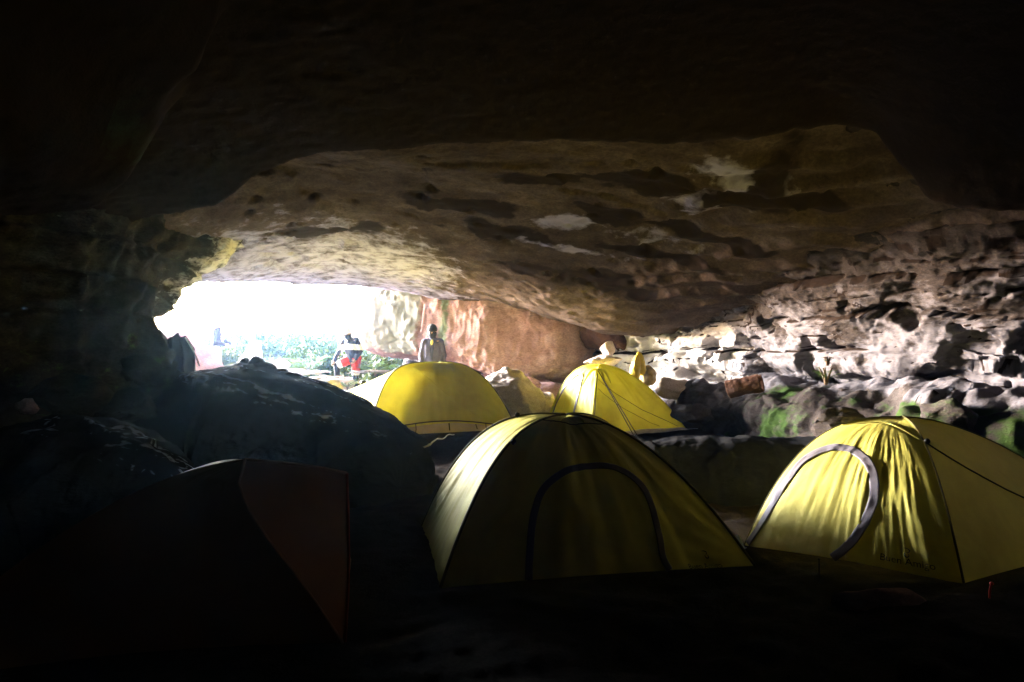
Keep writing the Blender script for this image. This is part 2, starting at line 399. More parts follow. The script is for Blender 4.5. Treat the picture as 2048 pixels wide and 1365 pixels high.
moss = .55*lob*np.exp(-((X+2.35)/.3)**2)*(Y > yl-.4)
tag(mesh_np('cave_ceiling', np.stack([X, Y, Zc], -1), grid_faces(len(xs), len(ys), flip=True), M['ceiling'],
            attrs={'white': white, 'stain_shade': stain_shade, 'moss': moss}), kind='structure')
CEIL = (xs, ys, Zc)

# ------------------------------------------------------------------ cave walls (plan path x height, with an overhanging profile)
def resample(path, n):
    P = np.asarray(path, float)
    # Catmull-Rom through the plan points
    Q = np.concatenate([[2*P[0]-P[1]], P, [2*P[-1]-P[-2]]]); out = []
    for i in range(1, len(Q)-2):
        t = np.linspace(0, 1, 40, endpoint=False)[:, None]
        a, b, c, d = Q[i-1:i+3]
        out.append(.5*((2*b)+(-a+c)*t+(2*a-5*b+4*c-d)*t*t+(-a+3*b-3*c+d)*t**3))
    out = np.concatenate(out+[P[-1:]])
    s = np.concatenate([[0], np.cumsum(np.linalg.norm(np.diff(out, axis=0), axis=1))])
    u = np.linspace(0, s[-1], n)
    return np.stack([np.interp(u, s, out[:, 0]), np.interp(u, s, out[:, 1])], -1), u
def wall(name, path, nu, z, prof, side, relief, mat, attr_fn):
    C, u = resample(path, nu)
    T = np.gradient(C, axis=0); T /= np.linalg.norm(T, axis=1, keepdims=True)
    N = np.stack([-T[:, 1], T[:, 0]], -1)*side
    O = prof(u[:, None], z[None, :], C)
    G = np.zeros((nu, len(z), 3)); G[..., :2] = C[:, None]+N[:, None]*O[..., None]; G[..., 2] = z[None]
    nrm = grid_normals(G)
    inward = np.concatenate([N, np.zeros((nu, 1))], 1)[:, None]
    nrm *= np.sign((nrm*inward).sum(-1, keepdims=True)+1e-6)
    G = G+nrm*relief(G, u[:, None]+0*z[None], z[None]+0*u[:, None])[..., None]
    return tag(mesh_np(name, G, grid_faces(nu, len(z)), mat, attrs=attr_fn(G, u, z)), kind='structure')
RW = [(-3.2, 23), (-3.0, 19.5), (-2.2, 17.6), (-.2, 16.4), (1.4, 15.0), (2.2, 13.5), (3.0, 12.3), (3.75, 11.1), (4.15, 9.8), (4.55, 8.4), (5.1, 7.2), (5.9, 6.1), (6.8, 4.2), (7.4, 2.2)]
def rprof(u, z, C):
    yy = C[:, 1][:, None]
    lift = .14*smooth(9, 6, yy)
    zz = z-lift
    o = np.interp(zz, [-.6, .2, .62, .80, .93, 1.02, 1.18, 1.32, 1.6, 1.9, 2.2, 2.5, 2.8, 3.2, 4.2],
                  [1.0, .92, .86, .70, .30, -.12, -.16, .16, .20, .27, .42, .72, 1.15, 2.0, 4.2])
    near = smooth(13.8, 11.5, yy)
    base = np.interp(z, [-.6, 1.0, 2.2, 3.2, 4.2], [.1, 0, .15, .4, .6])
    return o*near+base*(1-near)
def rrel(G, u, z):
    q = G.copy()
    r = .13*fbm(q*np.array((.9, .9, 1.1)), 5, 101)
    r = r+.05*ridged(q*np.array((1.2, 1.2, 2.4)), 4, 102)
    # bedding: overhanging ledges with long cracks between them
    zz = z+.12*fbm(q*np.array((.45, .45, .5)), 3, 103)+.018*fbm(q*3, 3, 104)
    for step, am, sd in ((.46, .17, 5), (.17, .024, 6)):
        k = zz/step+sd*.37; fr = k-np.floor(k); ik = np.floor(k).astype(np.int64)
        along = fbm(np.stack([q[..., 0]*.9, q[..., 1]*.9, ik*7.3], -1), 3, 110+sd)
        r = r+am*(.6+1.1*along)*(smooth(.0, .22, fr)*(.55+.45*fr)-.5)*smooth(.85, 1.1, z)-am*.9*smooth(.07, .0, np.minimum(fr, 1-fr))*smooth(-.2, .3, along)*smooth(.85, 1.1, z)
    global RWC
    RWC = 0*z
    for step, sd in ((.46, 5), (.17, 6)):
        k = zz/step+sd*.37; fr = k-np.floor(k); RWC = np.maximum(RWC, smooth(.05, .01, np.minimum(fr, 1-fr))*smooth(-.35, .1, fbm(np.stack([q[..., 0]*.9, q[..., 1]*.9, np.floor(k)*7.3], -1), 3, 110+sd)))
    # blocky joints
    wv = np.stack([fbm(q*2.3, 4, 8), fbm(q*2.3, 4, 9), fbm(q*2.3, 4, 10)], -1)
    b1, b2, rv = worley(q*np.array((1.5, 1.5, 2.3))+.35*wv, 130)
    lowz = smooth(1.2, .85, z)
    r = r+lowz*(.10*(rv-.5)+.03*smooth(0, .2, b2-b1)+.20*fbm(q*np.array((1.3, 1.3, 1.0)), 4, 133)+.10*ridged(q*np.array((2.2, 2.2, 1.1)), 3, 134))
    mid = smooth(.95, 1.2, z)*smooth(2.4, 1.9, z)
    b1, b2, rv = worley(q*np.array((2.6, 2.6, 3.6))+.4*wv, 140)
    r = r+mid*.03*(rv-.5)
    r = r-.20*smooth(.30, .46, fbm(q*np.array((1.5, 1.5, 2.0))+9, 5, 150))*mid
    r = r+.030*fbm(q*np.array((3, 3, 7)), 5, 160, .6)+.014*(ridged(q*np.array((6, 6, 12)), 4, 165)-.5)+.008*fbm(q*24, 2, 166)
    return r
def rattr(G, u, z):
    Zz = G[..., 2]; yy = G[..., 1]
    n = fbm(G*1.1, 3, 180)
    wh = smooth(2.6, 1.7, Zz+.45*n-.5*smooth(7.5, 5.5, yy)+.25*smooth(10, 12.5, yy))*smooth(.85, 1.15, Zz+.1*n+.35*smooth(9.5, 11.5, yy))
    wh = .16+.50*wh
    wh = np.where(yy > 14.5, .2, wh)
    mo = smooth(1.25, .95, Zz+.15*n)*(.52+.28*smooth(.0, .4, fbm(G*1.6+3, 3, 190)))*smooth(10.8, 9.6, yy)
    b1, b2, rv = worley(G*np.array((2.0, 2.0, 3.0))+.5*np.stack([fbm(G*2.5, 4, 8), fbm(G*2.5, 4, 9), fbm(G*2.5, 4, 10)], -1), 171)
    crack = smooth(.07, 0, b2-b1)*smooth(-.1, .25, fbm(G*1.3, 3, 199))
    wh = wh-.35*smooth(.05, .45, fbm(G*np.array((2, 2, 3))+7, 5, 195))*smooth(12, 9.5, yy)
    lime = .85*smooth(10.2, 11.2, yy+.4*n)*smooth(.65, .95, Zz+.1*n)*smooth(2.15, 1.75, Zz+.2*n)*smooth(14.5, 13.5, yy)
    return {'lime': lime, 'white': wh, 'moss': mo*(.74+.2*smooth(7.6, 6.6, yy)), 'stain_shade': .20+.25*smooth(2.2, 2.8, Zz)+.4*crack+.6*RWC*smooth(.9, 1.2, Zz)}
zr = np.concatenate([np.arange(-.6, .5, .06), np.arange(.5, 2.6, .019), np.arange(2.6, 5.4, .05)])
wall('cave_wall', RW, 1000, zr, rprof, -1, rrel, M['wall'], rattr)

LW = [(-6.9, .4), (-6.2, 2.0), (-5.3, 3.8), (-4.55, 5.8), (-4.05, 7.4), (-4.7, 8.4), (-5.25, 9.5), (-6.3, 10.3), (-9, 10.9), (-16, 11.5)]
def lprof(u, z, C):
    yy = C[:, 1][:, None]
    nearp = np.interp(z, [-.6, .3, .9, 1.3, 1.8, 2.3, 2.6, 3.2, 4.0], [.55, .45, .30, .05, .0, .0, .05, .15, .4])
    farp = np.interp(z, [-.6, .8, 1.3, 1.9, 2.3, 2.6, 3.2, 4.0], [.5, .3, .15, -.05, .25, .6, 1.2, 2.0])
    k = smooth(7.8, 9.2, yy); return nearp*(1-k)+farp*k
def lrel(G, u, z):
    q = G
    r = .16*fbm(q*.9, 5, 201)
    zz = z+.12*fbm(q*.6, 3, 203); fr = zz*2.6-np.floor(zz*2.6)
    r = r+.07*(fr**2-.4)
    b1, b2, rv = worley(q*1.6, 230); r = r+.05*(rv-.5)+.03*smooth(0, .2, b2-b1)+.16*ridged(q*np.array((1.6, 1.6, .5)), 4, 240)+.06*ridged(q*np.array((4, 4, 1.2)), 3, 241)
    return r+.05*fbm(q*np.array((4, 4, 6)), 4, 260)+.014*fbm(q*16, 2, 261)
def lattr(G, u, z):
    return {'white': .10+.42*smooth(8.2, 10, G[..., 1])+.16*smooth(.1, .4, fbm(G*1.4, 3, 7)), 'moss': .30+.16*fbm(G*.8, 3, 17)*smooth(9, 7, G[..., 1]), 'stain_shade': .25+0*G[..., 0]}
zl_ = np.concatenate([np.arange(-.6, .5, .08), np.arange(.5, 3.0, .025), np.arange(3.0, 5.4, .07)])
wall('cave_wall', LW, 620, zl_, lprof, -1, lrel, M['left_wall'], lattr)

# unseen chamber behind the photographer, made deep and dark to cut bounced light
def dark_attr(G, u, z): return {'stain_shade': .2+0*G[..., 0]}
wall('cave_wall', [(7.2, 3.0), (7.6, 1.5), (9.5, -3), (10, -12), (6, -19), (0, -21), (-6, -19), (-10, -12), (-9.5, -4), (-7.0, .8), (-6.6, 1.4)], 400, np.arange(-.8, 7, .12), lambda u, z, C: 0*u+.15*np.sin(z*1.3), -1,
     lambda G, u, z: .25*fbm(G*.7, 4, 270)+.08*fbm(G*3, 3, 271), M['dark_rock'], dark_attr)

# ------------------------------------------------------------------ boulders
def rock_loft(name, label, path, zt, zb, ry, mat, e=.75, seed=0, amp=.08, freq=1.2, nu=150, nv=120, attr=None, strata=.0, fine=1.0, cat='boulder'):
    """a rock swept along a plan path: zt/zb top and bottom heights, ry half thickness at the path's points"""
    C, u = resample(path, nu)
    un = np.linspace(0, 1, nu); k = np.linspace(0, 1, len(zt))
    zt = np.interp(un, k, zt); zb = np.interp(un, np.linspace(0, 1, len(zb)), zb); ry = np.interp(un, np.linspace(0, 1, len(ry)), ry)
    cap = np.sqrt(np.clip(1-np.clip(np.abs(un-.5)*2-.90, 0, 1)**2/.01, 0.0, 1))
    ry = ry*np.maximum(cap, .02); mid = (zt+zb)/2; hh = (zt-zb)/2*np.maximum(cap**.6, .02)
    T = np.gradient(C, axis=0); T /= np.linalg.norm(T, axis=1, keepdims=True); N = np.stack([T[:, 1], -T[:, 0]], -1)
    th = np.arange(nv)/nv*2*math.pi
    cs = np.sign(np.cos(th))*np.abs(np.cos(th))**e; sn = np.sign(np.sin(th))*np.abs(np.sin(th))**e
    G = np.zeros((nu, nv, 3)); G[..., :2] = C[:, None]+N[:, None]*(ry[:, None]*cs)[..., None]; G[..., 2] = mid[:, None]+hh[:, None]*sn
    c0 = G.mean((0, 1)); n = grid_normals(G, True)
    if ((G-c0)*n).sum() < 0: n = -n; flip = False
    else: flip = True
    q = G+seed*3.7
    b1, b2, rv = worley(q*freq*.9, seed+300)
    r = amp*(1.3*fbm(q*freq*.6, 4, seed+301)+.9*(rv-.5)+.35*fbm(q*freq*3, 4, seed+302)*fine+.13*fbm(q*freq*11, 3, seed+303)*fine)
    if strata:
        zz = (G[..., 2]+.25*G[..., 0]+.1*fbm(q, 3, seed+9))*7; r = r+strata*((zz-np.floor(zz))**2-.4)
    G = G+n*r[..., None]
    base = np.array((C[:, 0].mean(), C[:, 1].mean(), zb.min()))
    o = mesh_np(name, G, grid_faces(nu, nv, True, flip=not flip), mat, attrs=attr(G) if attr else None, origin=base)
    return tag(o, label, cat)
def lit_streaks(crest, depth):
    """light on the crest, painted as pale lines along the top of the slab"""
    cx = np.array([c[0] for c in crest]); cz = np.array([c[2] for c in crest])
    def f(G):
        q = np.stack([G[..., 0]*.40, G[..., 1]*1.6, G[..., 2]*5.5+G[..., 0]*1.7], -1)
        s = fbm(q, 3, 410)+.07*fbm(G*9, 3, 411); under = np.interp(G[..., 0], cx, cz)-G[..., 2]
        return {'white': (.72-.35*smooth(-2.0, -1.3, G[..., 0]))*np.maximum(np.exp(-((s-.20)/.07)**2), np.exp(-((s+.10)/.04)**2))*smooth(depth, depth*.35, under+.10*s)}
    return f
xp = [W(290, 790, 7.9), W(330, 755, 7.9), W(390, 735, 7.9), W(440, 729, 7.9), W(520, 742, 7.9), W(600, 768, 7.8), (W(680, 803, 7.6)), W(735, 836, 7.4), W(775, 866, 7.2), W(800, 890, 7.0)]
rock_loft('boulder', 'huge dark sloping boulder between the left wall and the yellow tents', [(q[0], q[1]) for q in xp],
          [q[2]-.03 for q in xp], [-.3], [1.0, 1.3, 1.45, 1.5, 1.5, 1.4, 1.3, 1.1, .8, .4], M['dark_rock'], e=1.0, seed=2, amp=.075, freq=1.2, nu=300, nv=240, attr=lit_streaks(xp, .36))
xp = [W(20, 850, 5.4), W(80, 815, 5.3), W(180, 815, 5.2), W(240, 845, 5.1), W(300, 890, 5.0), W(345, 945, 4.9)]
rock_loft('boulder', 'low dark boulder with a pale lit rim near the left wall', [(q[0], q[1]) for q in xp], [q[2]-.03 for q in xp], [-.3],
          [.5, .7, .75, .7, .55, .3], M['dark_rock'], e=.9, seed=5, amp=.07, freq=1.6, attr=lit_streaks(xp, .30))
xp = [(.75, 7.7), (1.5, 7.45), (2.4, 7.3), (3.3, 7.35), (4.4, 7.5)]
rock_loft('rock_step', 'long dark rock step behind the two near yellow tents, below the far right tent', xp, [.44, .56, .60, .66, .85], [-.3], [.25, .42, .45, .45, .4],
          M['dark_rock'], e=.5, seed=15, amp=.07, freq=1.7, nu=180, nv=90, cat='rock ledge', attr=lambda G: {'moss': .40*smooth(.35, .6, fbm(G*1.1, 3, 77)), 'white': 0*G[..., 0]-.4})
def pinkattr(G):
    x = G[..., 0]; z = G[..., 2]; n = fbm(G*1.2, 3, 33)
    return {'white': .18+.62*smooth(-1.75, -2.15, x+.2*n)*smooth(1.25, 1.6, z+.15*n)+.26*smooth(.1, .5, fbm(G*.9+5, 4, 35))*smooth(-1.4, -.9, x),
            'moss': .62*np.exp(-((x+1.50+.12*n)/.19)**2)*smooth(1.2, 1.5, z), 'stain_shade': .12+.1*np.exp(-((x+3.1+.4*n)/.25)**2)}
xp = [(-4.3, 16.7), (-3.55, 16.4), (-2.7, 16.0), (-1.8, 15.6), (-.85, 15.2), (.1, 14.8), (.95, 14.4), (1.52, 14.1)]
rock_loft('boulder', 'great pink and cream boulder wedged under the cave roof behind the standing person', xp,
          [2.35, 2.9, 3.2, 3.2, 3.0, 2.8, 2.5, 2.3], [1.75, 1.50, 1.32, 1.16, 1.0, .82, .72, .95], [.35, .8, 1.0, 1.1, 1.1, 1.1, 1.0, .8],
          M['pink'], e=.6, seed=9, amp=.11, freq=1.25, nu=240, nv=190, attr=pinkattr)
rock_loft('boulder', 'reddish brown rock in the gap right of the pink boulder', [(1.55, 13.9), (1.95, 13.6), (2.3, 13.3)], [2.0, 2.1, 1.95], [1.55, 1.5, 1.5], [.3, .4, .3], M['red_rock'], seed=11, amp=.06, freq=2.2, nu=60, nv=60)
rock_loft('boulder', 'dark rock lying under the overhang of the pink boulder', [(-1.5, 14.6), (-.6, 14.2), (.2, 13.6), (1.0, 13.2)], [.9, 1.0, .85, .75], [.1], [.5, .7, .7, .5], M['pink'], seed=13, amp=.08, freq=1.6, nu=90, nv=70)

def hull_rock(name, label, pts, mat, seed=0, cuts=4, amp=.03, cat='rock', freq=5.0, attr=None):
    """an angular broken rock: hull of its corners, subdivided and roughened"""
    bm = bmesh.new()
    for p in pts: bm.verts.new(p)
    r = bmesh.ops.convex_hull(bm, input=bm.verts)
    bmesh.ops.delete(bm, geom=[e for e in r['geom_interior'] if isinstance(e, bmesh.types.BMVert)], context='VERTS')
    bmesh.ops.bevel(bm, geom=bm.edges[:], offset=min(.02, .035*float(np.ptp(np.array([v.co[:] for v in bm.verts]), axis=0).min())), segments=1, clamp_overlap=True, affect='EDGES')
    bmesh.ops.triangulate(bm, faces=bm.faces[:])
    for _ in range(cuts):
        es = [e for e in bm.edges if e.calc_length() > .045]
        if not es: break
        bmesh.ops.subdivide_edges(bm, edges=es, cuts=1, use_grid_fill=True); bmesh.ops.triangulate(bm, faces=bm.faces[:])
    bm.normal_update(); bmesh.ops.recalc_face_normals(bm, faces=bm.faces[:])
    V = np.array([v.co[:] for v in bm.verts]); N = np.array([v.normal[:] for v in bm.verts])
    b1, b2, rv = worley(V*freq*.8+seed, seed+500)
    d = amp*(fbm(V*freq+seed, 4, seed+501)+.8*(rv-.5)+.5*fbm(V*freq*np.array((1, 1, 5)), 3, seed+502))
    V = V+N*d[:, None]
    base = np.array((V[:, 0].mean(), V[:, 1].mean(), V[:, 2].min()))
    for v, p in zip(bm.verts, V-base): v.co = p
    me = bpy.data.meshes.new(name); bm.to_mesh(me); bm.free()
    o = link_mesh(name, me, mat); o.location = base
    mset = o.data; mset.polygons.foreach_set('use_smooth', np.ones(len(mset.polygons), bool))
    return tag(o, label, cat)
def blob_pts(c, rad, n, seed):
    rr = np.random.RandomState(seed); p = rr.normal(size=(n, 3)); p /= np.linalg.norm(p, axis=1, keepdims=True)
    return p*np.asarray(rad)*rr.uniform(.8, 1.1, (n, 1))+np.asarray(c)
A_ = [W(970, 755, 11.0), W(1010, 734, 11.2), W(1042, 742, 11.3), W(1062, 790, 11.0), W(1094, 800, 11.1), W(1090, 850, 10.8), W(1045, 856, 10.5), W(1010, 840, 10.7),
      W(1000, 790, 10.7), W(1035, 775, 10.6), W(1070, 830, 10.4), W(960, 790, 11.9), W(1080, 790, 12.0), W(1040, 850, 12.0), W(980, 850, 11.9)]
hull_rock('broken_rock', 'pale angular broken rock standing between the two far yellow tents', A_, M['pale_rock'], 3, 5, .035)
hull_rock('broken_rock', 'smaller brownish rock leaning on the pale angular rock by the far right tent', [W(1062, 785, 11.9), W(1105, 782, 11.7), W(1118, 830, 11.5), W(1112, 858, 11.3), W(1060, 856, 11.4), W(1070, 800, 12.4), W(1120, 850, 12.3)], M['pale_rock'], 4, 4, .03)
hull_rock('broken_rock', 'rounded pink stone in the dark gap under the pink boulder', blob_pts(W(1055, 768, 12.6), (.28, .3, .22), 16, 8), M['pink'], 6, 4, .03)

# ------------------------------------------------------------------ tents
class Tent:
    """a tensioned fly: straight ruled cloth between neighbouring pole curves that meet at the apex"""
    def __init__(s, feet, apex, z0, p=1.75, hem=.05, sag=.03):
        s.apex = np.array(apex, float); s.z0 = z0; s.feet = feet; s.hem = hem; s.sag = sag; s.p = p
        s.c = np.array([np.mean([f[0] for f in feet]), np.mean([f[1] for f in feet]), z0])
        s.extra = {}
    def pole(s, i, v):
        f = s.feet[i % len(s.feet)]; v = np.asarray(v, float)
        if len(f) > 3 and f[3] is not None:                 # a pole with its own curve
            Q = np.asarray(f[3], float); k = np.linspace(0, 1, len(Q))
            return np.stack([np.interp(v, k, Q[:, j]) for j in range(3)], -1)
        p = f[2] if len(f) > 2 and f[2] else s.p
        t = 1-v
        o = np.zeros(v.shape+(3,))
        th = t**.96
        o[..., 0] = s.apex[0]+(f[0]-s.apex[0])*th; o[..., 1] = s.apex[1]+(f[1]-s.apex[1])*th
        zf = f[4] if len(f) > 4 else s.z0
        o[..., 2] = zf+(s.apex[2]-zf)*(1-t**p)
        return o
    def raw(s, i, v, w):
        v, w = np.broadcast_arrays(np.asarray(v, float), np.asarray(w, float))
        A, B = s.pole(i, v), s.pole(i+1, v)
        P = A*(1-w[..., None])+B*w[..., None]
        mid = (A+B)/2-s.apex; mid[..., 2] = 0
        out = mid/np.maximum(np.linalg.norm(mid, axis=-1, keepdims=True), 1e-6)
        k = np.sin(math.pi*w)
        P = P-out*(s.sag*k*np.sin(math.pi*np.clip(v, 0, 1))*.9)[..., None]
        P[..., 2] += s.hem*k*np.maximum(0, 1-v*5)**1.5
        # tight round the apex
        P[..., 2] -= .05*k*np.exp(-((1-v)/.10)**2)*(1-v)*4
        if i in s.extra: P = P+out*s.extra[i](v, w)[..., None]
        return P
    def at(s, i, v, w, off=0.0):
        P = s.raw(i, v, w); h = 2e-3
        n = np.cross(s.raw(i, v, np.asarray(w)+h)-s.raw(i, v, np.asarray(w)-h), s.raw(i, np.asarray(v)+h, w)-s.raw(i, np.asarray(v)-h, w))
        n = n/np.maximum(np.linalg.norm(n, axis=-1, keepdims=True), 1e-9)
        sg = np.sign((n*(P-(s.c+np.array((0, 0, .2))))).sum(-1, keepdims=True)+1e-9)
        return P+n*sg*off, n*sg
    def wrinkles(s, i, v, w):
        k = np.sin(math.pi*w)
        A = s.pole(i, 0.0); B = s.pole(i+1, 0.0); L = np.linalg.norm(A-B)
        q = np.stack([w*L*3.2+v*.8, v*1.3, np.full(np.shape(v), i*5.0+s.c[0])], -1)
        r = .018*fbm(q, 3, 600+i)*k
        # tension folds running down from the apex and off the feet
        q = np.stack([w*14, v*1.2+i, w*0], -1); r = r+.010*fbm(q, 3, 620)*k*(1-v)
        a = np.arctan2(v+.02, w+.02)*9; r = r+.006*np.sin(a*2.3+2*noise(q, 5))*np.exp(-w*2.5)*np.exp(-v*2)
        a = np.arctan2(v+.02, 1.02-w)*9; r = r+.006*np.sin(a*2.3+2*noise(q, 6))*np.exp(-(1-w)*2.5)*np.exp(-v*2)
        return r
    def fly(s, parent, mat, name='fly', nv=70, nw=90, extra_wr={}, skip=()):
        V, F, n0 = [], [], 0
        for i in range(len(s.feet)):
            if i in skip: continue
            v, w = np.meshgrid(np.linspace(0, 1, nv)**1.0, np.linspace(0, 1, nw), indexing='ij')
            P, n = s.at(i, np.minimum(v, .996), w)
            d = s.wrinkles(i, v, w)
            if i in extra_wr: d = d+extra_wr[i](v, w)
            d = d*smooth(0, .06, np.minimum(w, 1-w))
            P = P+n*d[..., None]
            P[-1] = s.apex
            V.append(P.reshape(-1, 3)); F.append(grid_faces(nv, nw)+n0); n0 += nv*nw
        V = np.concatenate(V); F = np.concatenate(F)
        bm = bmesh.new(); org = s.c
        bv = [bm.verts.new(p-org) for p in V]
        for f in F: bm.faces.new([bv[k] for k in f])
        bmesh.ops.remove_doubles(bm, verts=bm.verts, dist=.0015); bmesh.ops.dissolve_degenerate(bm, edges=bm.edges, dist=1e-4)
        bmesh.ops.recalc_face_normals(bm, faces=bm.faces)
        me = bpy.data.meshes.new(name); bm.to_mesh(me); bm.free()
        return link_mesh(name, me, mat, parent)
    def ribbon(s, parent, mat, name, i, vw, width, off=.006, thick=.004, rumple=0.0, wr=True):
        vw = np.asarray(vw, float); n = len(vw)
        v, w = vw[:, 0], vw[:, 1]
        P, N = s.at(i, v, w)
        d = s.wrinkles(i, v, w) if wr else 0*v
        P = P+N*(d+off)[:, None]
        T = np.gradient(P, axis=0); T /= np.maximum(np.linalg.norm(T, axis=1, keepdims=True), 1e-9); S = np.cross(T, N)
        width = np.broadcast_to(width, (n,))
        cols = []
        for k in np.linspace(-1, 1, 7):
            b = (.0008*(1-k*k)+rumple*noise(np.stack([np.arange(n)*.35, np.full(n, k*1.5), 0*w], -1), 3))[:, None]
            cols.append(P+S*(k*width/2)[:, None]+N*b-s.c)
        G = np.stack(cols, 1)
        o = mesh_np(name, G, grid_faces(n, 7), mat, parent)
        return applied(solidify(o, thick))
    def inv(s, i, pts):
        """panel coordinates of measured photo points"""
        v, w = np.meshgrid(np.linspace(0, .97, 220), np.linspace(.004, .996, 260), indexing='ij'); P = s.raw(i, v, w)
        px = 1024+FPX*P[..., 0]/P[..., 1]; py = 682.5-FPX*(P[..., 2]-EYE)/P[..., 1]; out = []
        for x, y in pts:
            k = np.argmin((px-x)**2+(py-y)**2); out.append((v.ravel()[k], w.ravel()[k]))
        return np.array(out)
    def cord(s, parent, mat, name, i, vw, r=.004, off=.008):
        vw = np.asarray(vw, float); P, N = s.at(i, vw[:, 0], vw[:, 1]); P = P+N*(s.wrinkles(i, vw[:, 0], vw[:, 1])+off)[:, None]-s.c
        return MB().tube(P, r, 6).build(name, mat, parent)
    def text(s, parent, mat, name, i, body, v0, w0, size, sign=1, squash=1.0):
        cu = bpy.data.curves.new('t', 'FONT'); cu.body = body; cu.size = size; cu.align_x = 'CENTER'; cu.resolution_u = 3
        tmp = bpy.data.objects.new('t', cu); col.objects.link(tmp)
        dg = bpy.context.evaluated_depsgraph_get(); dg.update()
        me = bpy.data.meshes.new_from_object(tmp.evaluated_get(dg)); me.name = name
        bpy.data.objects.remove(tmp)
        bm = bmesh.new(); bm.from_mesh(me)
        for _ in range(2):
            es = [e for e in bm.edges if e.calc_length() > .03]
            if es: bmesh.ops.subdivide_edges(bm, edges=es, cuts=1)
        bmesh.ops.triangulate(bm, faces=bm.faces); bm.to_mesh(me); bm.free()
        co = np.array([q.co[:] for q in me.vertices])
        L = np.linalg.norm(s.pole(i, 0.1)-s.pole(i+1, 0.1)); H = np.linalg.norm(s.raw(i, .25, w0)-s.raw(i, .05, w0))/.2
        v = v0+co[:, 1]/H; ww = w0+sign*co[:, 0]*squash/L
        P, N = s.at(i, v, ww); P = P+N*(s.wrinkles(i, v, ww)+.007)[:, None]-s.c
        me.vertices.foreach_set('co', P.astype(np.float32).ravel()); me.update()
        return link_mesh(name, me, mat, parent)
    def emblem(s, parent, mat, i, v0, w0, size, sign=1):
        """a brush swirl: an open hook over a round loop"""
        a = np.linspace(0, 1, 40)
        x1 = np.interp(a, [0, .25, .5, .75, 1], [-.45, .1, .5, .35, -.05]); y1 = np.interp(a, [0, .25, .5, .75, 1], [.95, .98, .7, .3, .12])
        th = np.linspace(R(120), R(430), 40); x2 = .36*np.cos(th); y2 = -.28+.40*np.sin(th)
        L = np.linalg.norm(s.pole(i, 0.1)-s.pole(i+1, 0.1)); H = np.linalg.norm(s.raw(i, .25, w0)-s.raw(i, .05, w0))/.2
        for x, y in ((x1, y1), (x2, y2)):
            wd = size*.22*np.sin(np.linspace(.25, math.pi-.1, 40))
            s.ribbon(parent, mat, 'emblem', i, np.stack([v0+y*size/H, w0+sign*x*size/L], -1), wd, off=.006, thick=.001)
    def sleeves(s, parent, mat, which, r=.011, v0=0.0):
        for i in which:
            P = s.pole(i, np.linspace(v0, .995, 50))-s.c
            MB().tube(P, r, 8).build('pole_sleeve', mat, parent)
def door_curve(wa, wb, vt, n=90, lean=0.0, sq=2.6):
    """D-shaped zip line in panel coordinates"""
    th = np.linspace(math.pi, 0, n); c = (wa+wb)/2; h = (wb-wa)/2
    x = np.sign(np.cos(th))*np.abs(np.cos(th))**(2/sq); y = np.abs(np.sin(th))**(2/sq)
    v = np.maximum(y*vt, .012)
    w = c+h*x*(1-.22*(v/vt)**2)+lean*(v/vt)
    return np.stack([v, w], -1)
def stake(p, d, h, mat, label):
    p = np.asarray(p, float); m = MB()
    m.tube([p-np.array((0, 0, .05)), p+np.array((d*.3, 0, h*.5)), p+np.array((d, 0, h))], [.005, .0065, .0065], 7)
    m.ellipsoid(p+np.array((d, 0, h)), (.012, .012, .01), nu=6, nv=8)
    return tag(m.build('tent_stake', mat, origin=p), label, 'tent stake')

def spl(P, n=90):
    C, u = resample([tuple(q) for q in P], n); return C
# --- front tent: door side to the camera, in the dark
gz = 0.03
T1 = Tent([(-.47, 4.48, 2.6), (1.75, 4.92, 1.85), (1.43, 6.44, 2.2), (-.79, 5.98, 2.8)], (.43, 5.45, 1.065), gz, 1.75)
T1.extra[0] = lambda v, w: .10*np.sin(math.pi*w)*smooth(1.0, .3, v)
t1 = tag(empty('dome_tent', T1.c), 'dim olive tent in the foreground, dark arched door, brightly lit left flank', 'tent', 'yellow dome tents pitched in the cave')
T1.fly(t1, M['fly_olive'])
d1 = spl(T1.inv(0, [(1058, 1182), (1060, 1100), (1068, 1030), (1090, 975), (1135, 942), (1190, 931), (1240, 940), (1285, 975), (1310, 1040), (1325, 1110), (1340, 1170)]))
T1.ribbon(t1, M['trim'], 'door_zip', 0, d1, .05, .006, .003, .002)
T1.sleeves(t1, M['seam'], (0, 1, 2, 3))
T1.cord(t1, M['seam'], 'seam', 0, np.stack([.76+.02*np.linspace(-1, 1, 30)**2, np.linspace(.03, .97, 30)], -1), .004, .003)
def vent(T, parent, i, v0, w0, hw, hh, mat, lift=.05):
    a, b = np.meshgrid(np.linspace(0, 1, 14), np.linspace(-1, 1, 20), indexing='ij')
    v = v0+hh*a; w = w0+hw*b*(1-a*.86)
    P, N = T.at(i, v, w); P = P+N*(.006+lift*(1-a)*(1-b*b)**.6)[..., None]-T.c
    o = mesh_np('vent', P, grid_faces(14, 20), mat, parent); return applied(solidify(o, .003))
vent(T1, t1, 0, .77, .47, .17, .15, M['fly_olive'])
e_ = T1.inv(0, [(1412, 1110), (1412, 1136)]); T1.emblem(t1, M['print'], 0, *e_[0], .032); T1.text(t1, M['print'], 'lettering', 0, 'Buen Amigo', *e_[1], .05, 1)
def clip(T, parent, i, v, sz=.022):
    P, N = T.at(i, np.array([v]), np.array([.02])); MB().ellipsoid(P[0]+N[0]*.015-T.c, (sz, sz*.7, sz), nu=7, nv=9).box(P[0]+N[0]*.01-T.c+np.array((0, 0, -.03)), (.008, .006, .03)).build('pole_clip', M['plastic'], parent)
clip(T1, t1, 0, .52); clip(T1, t1, 3, .70)

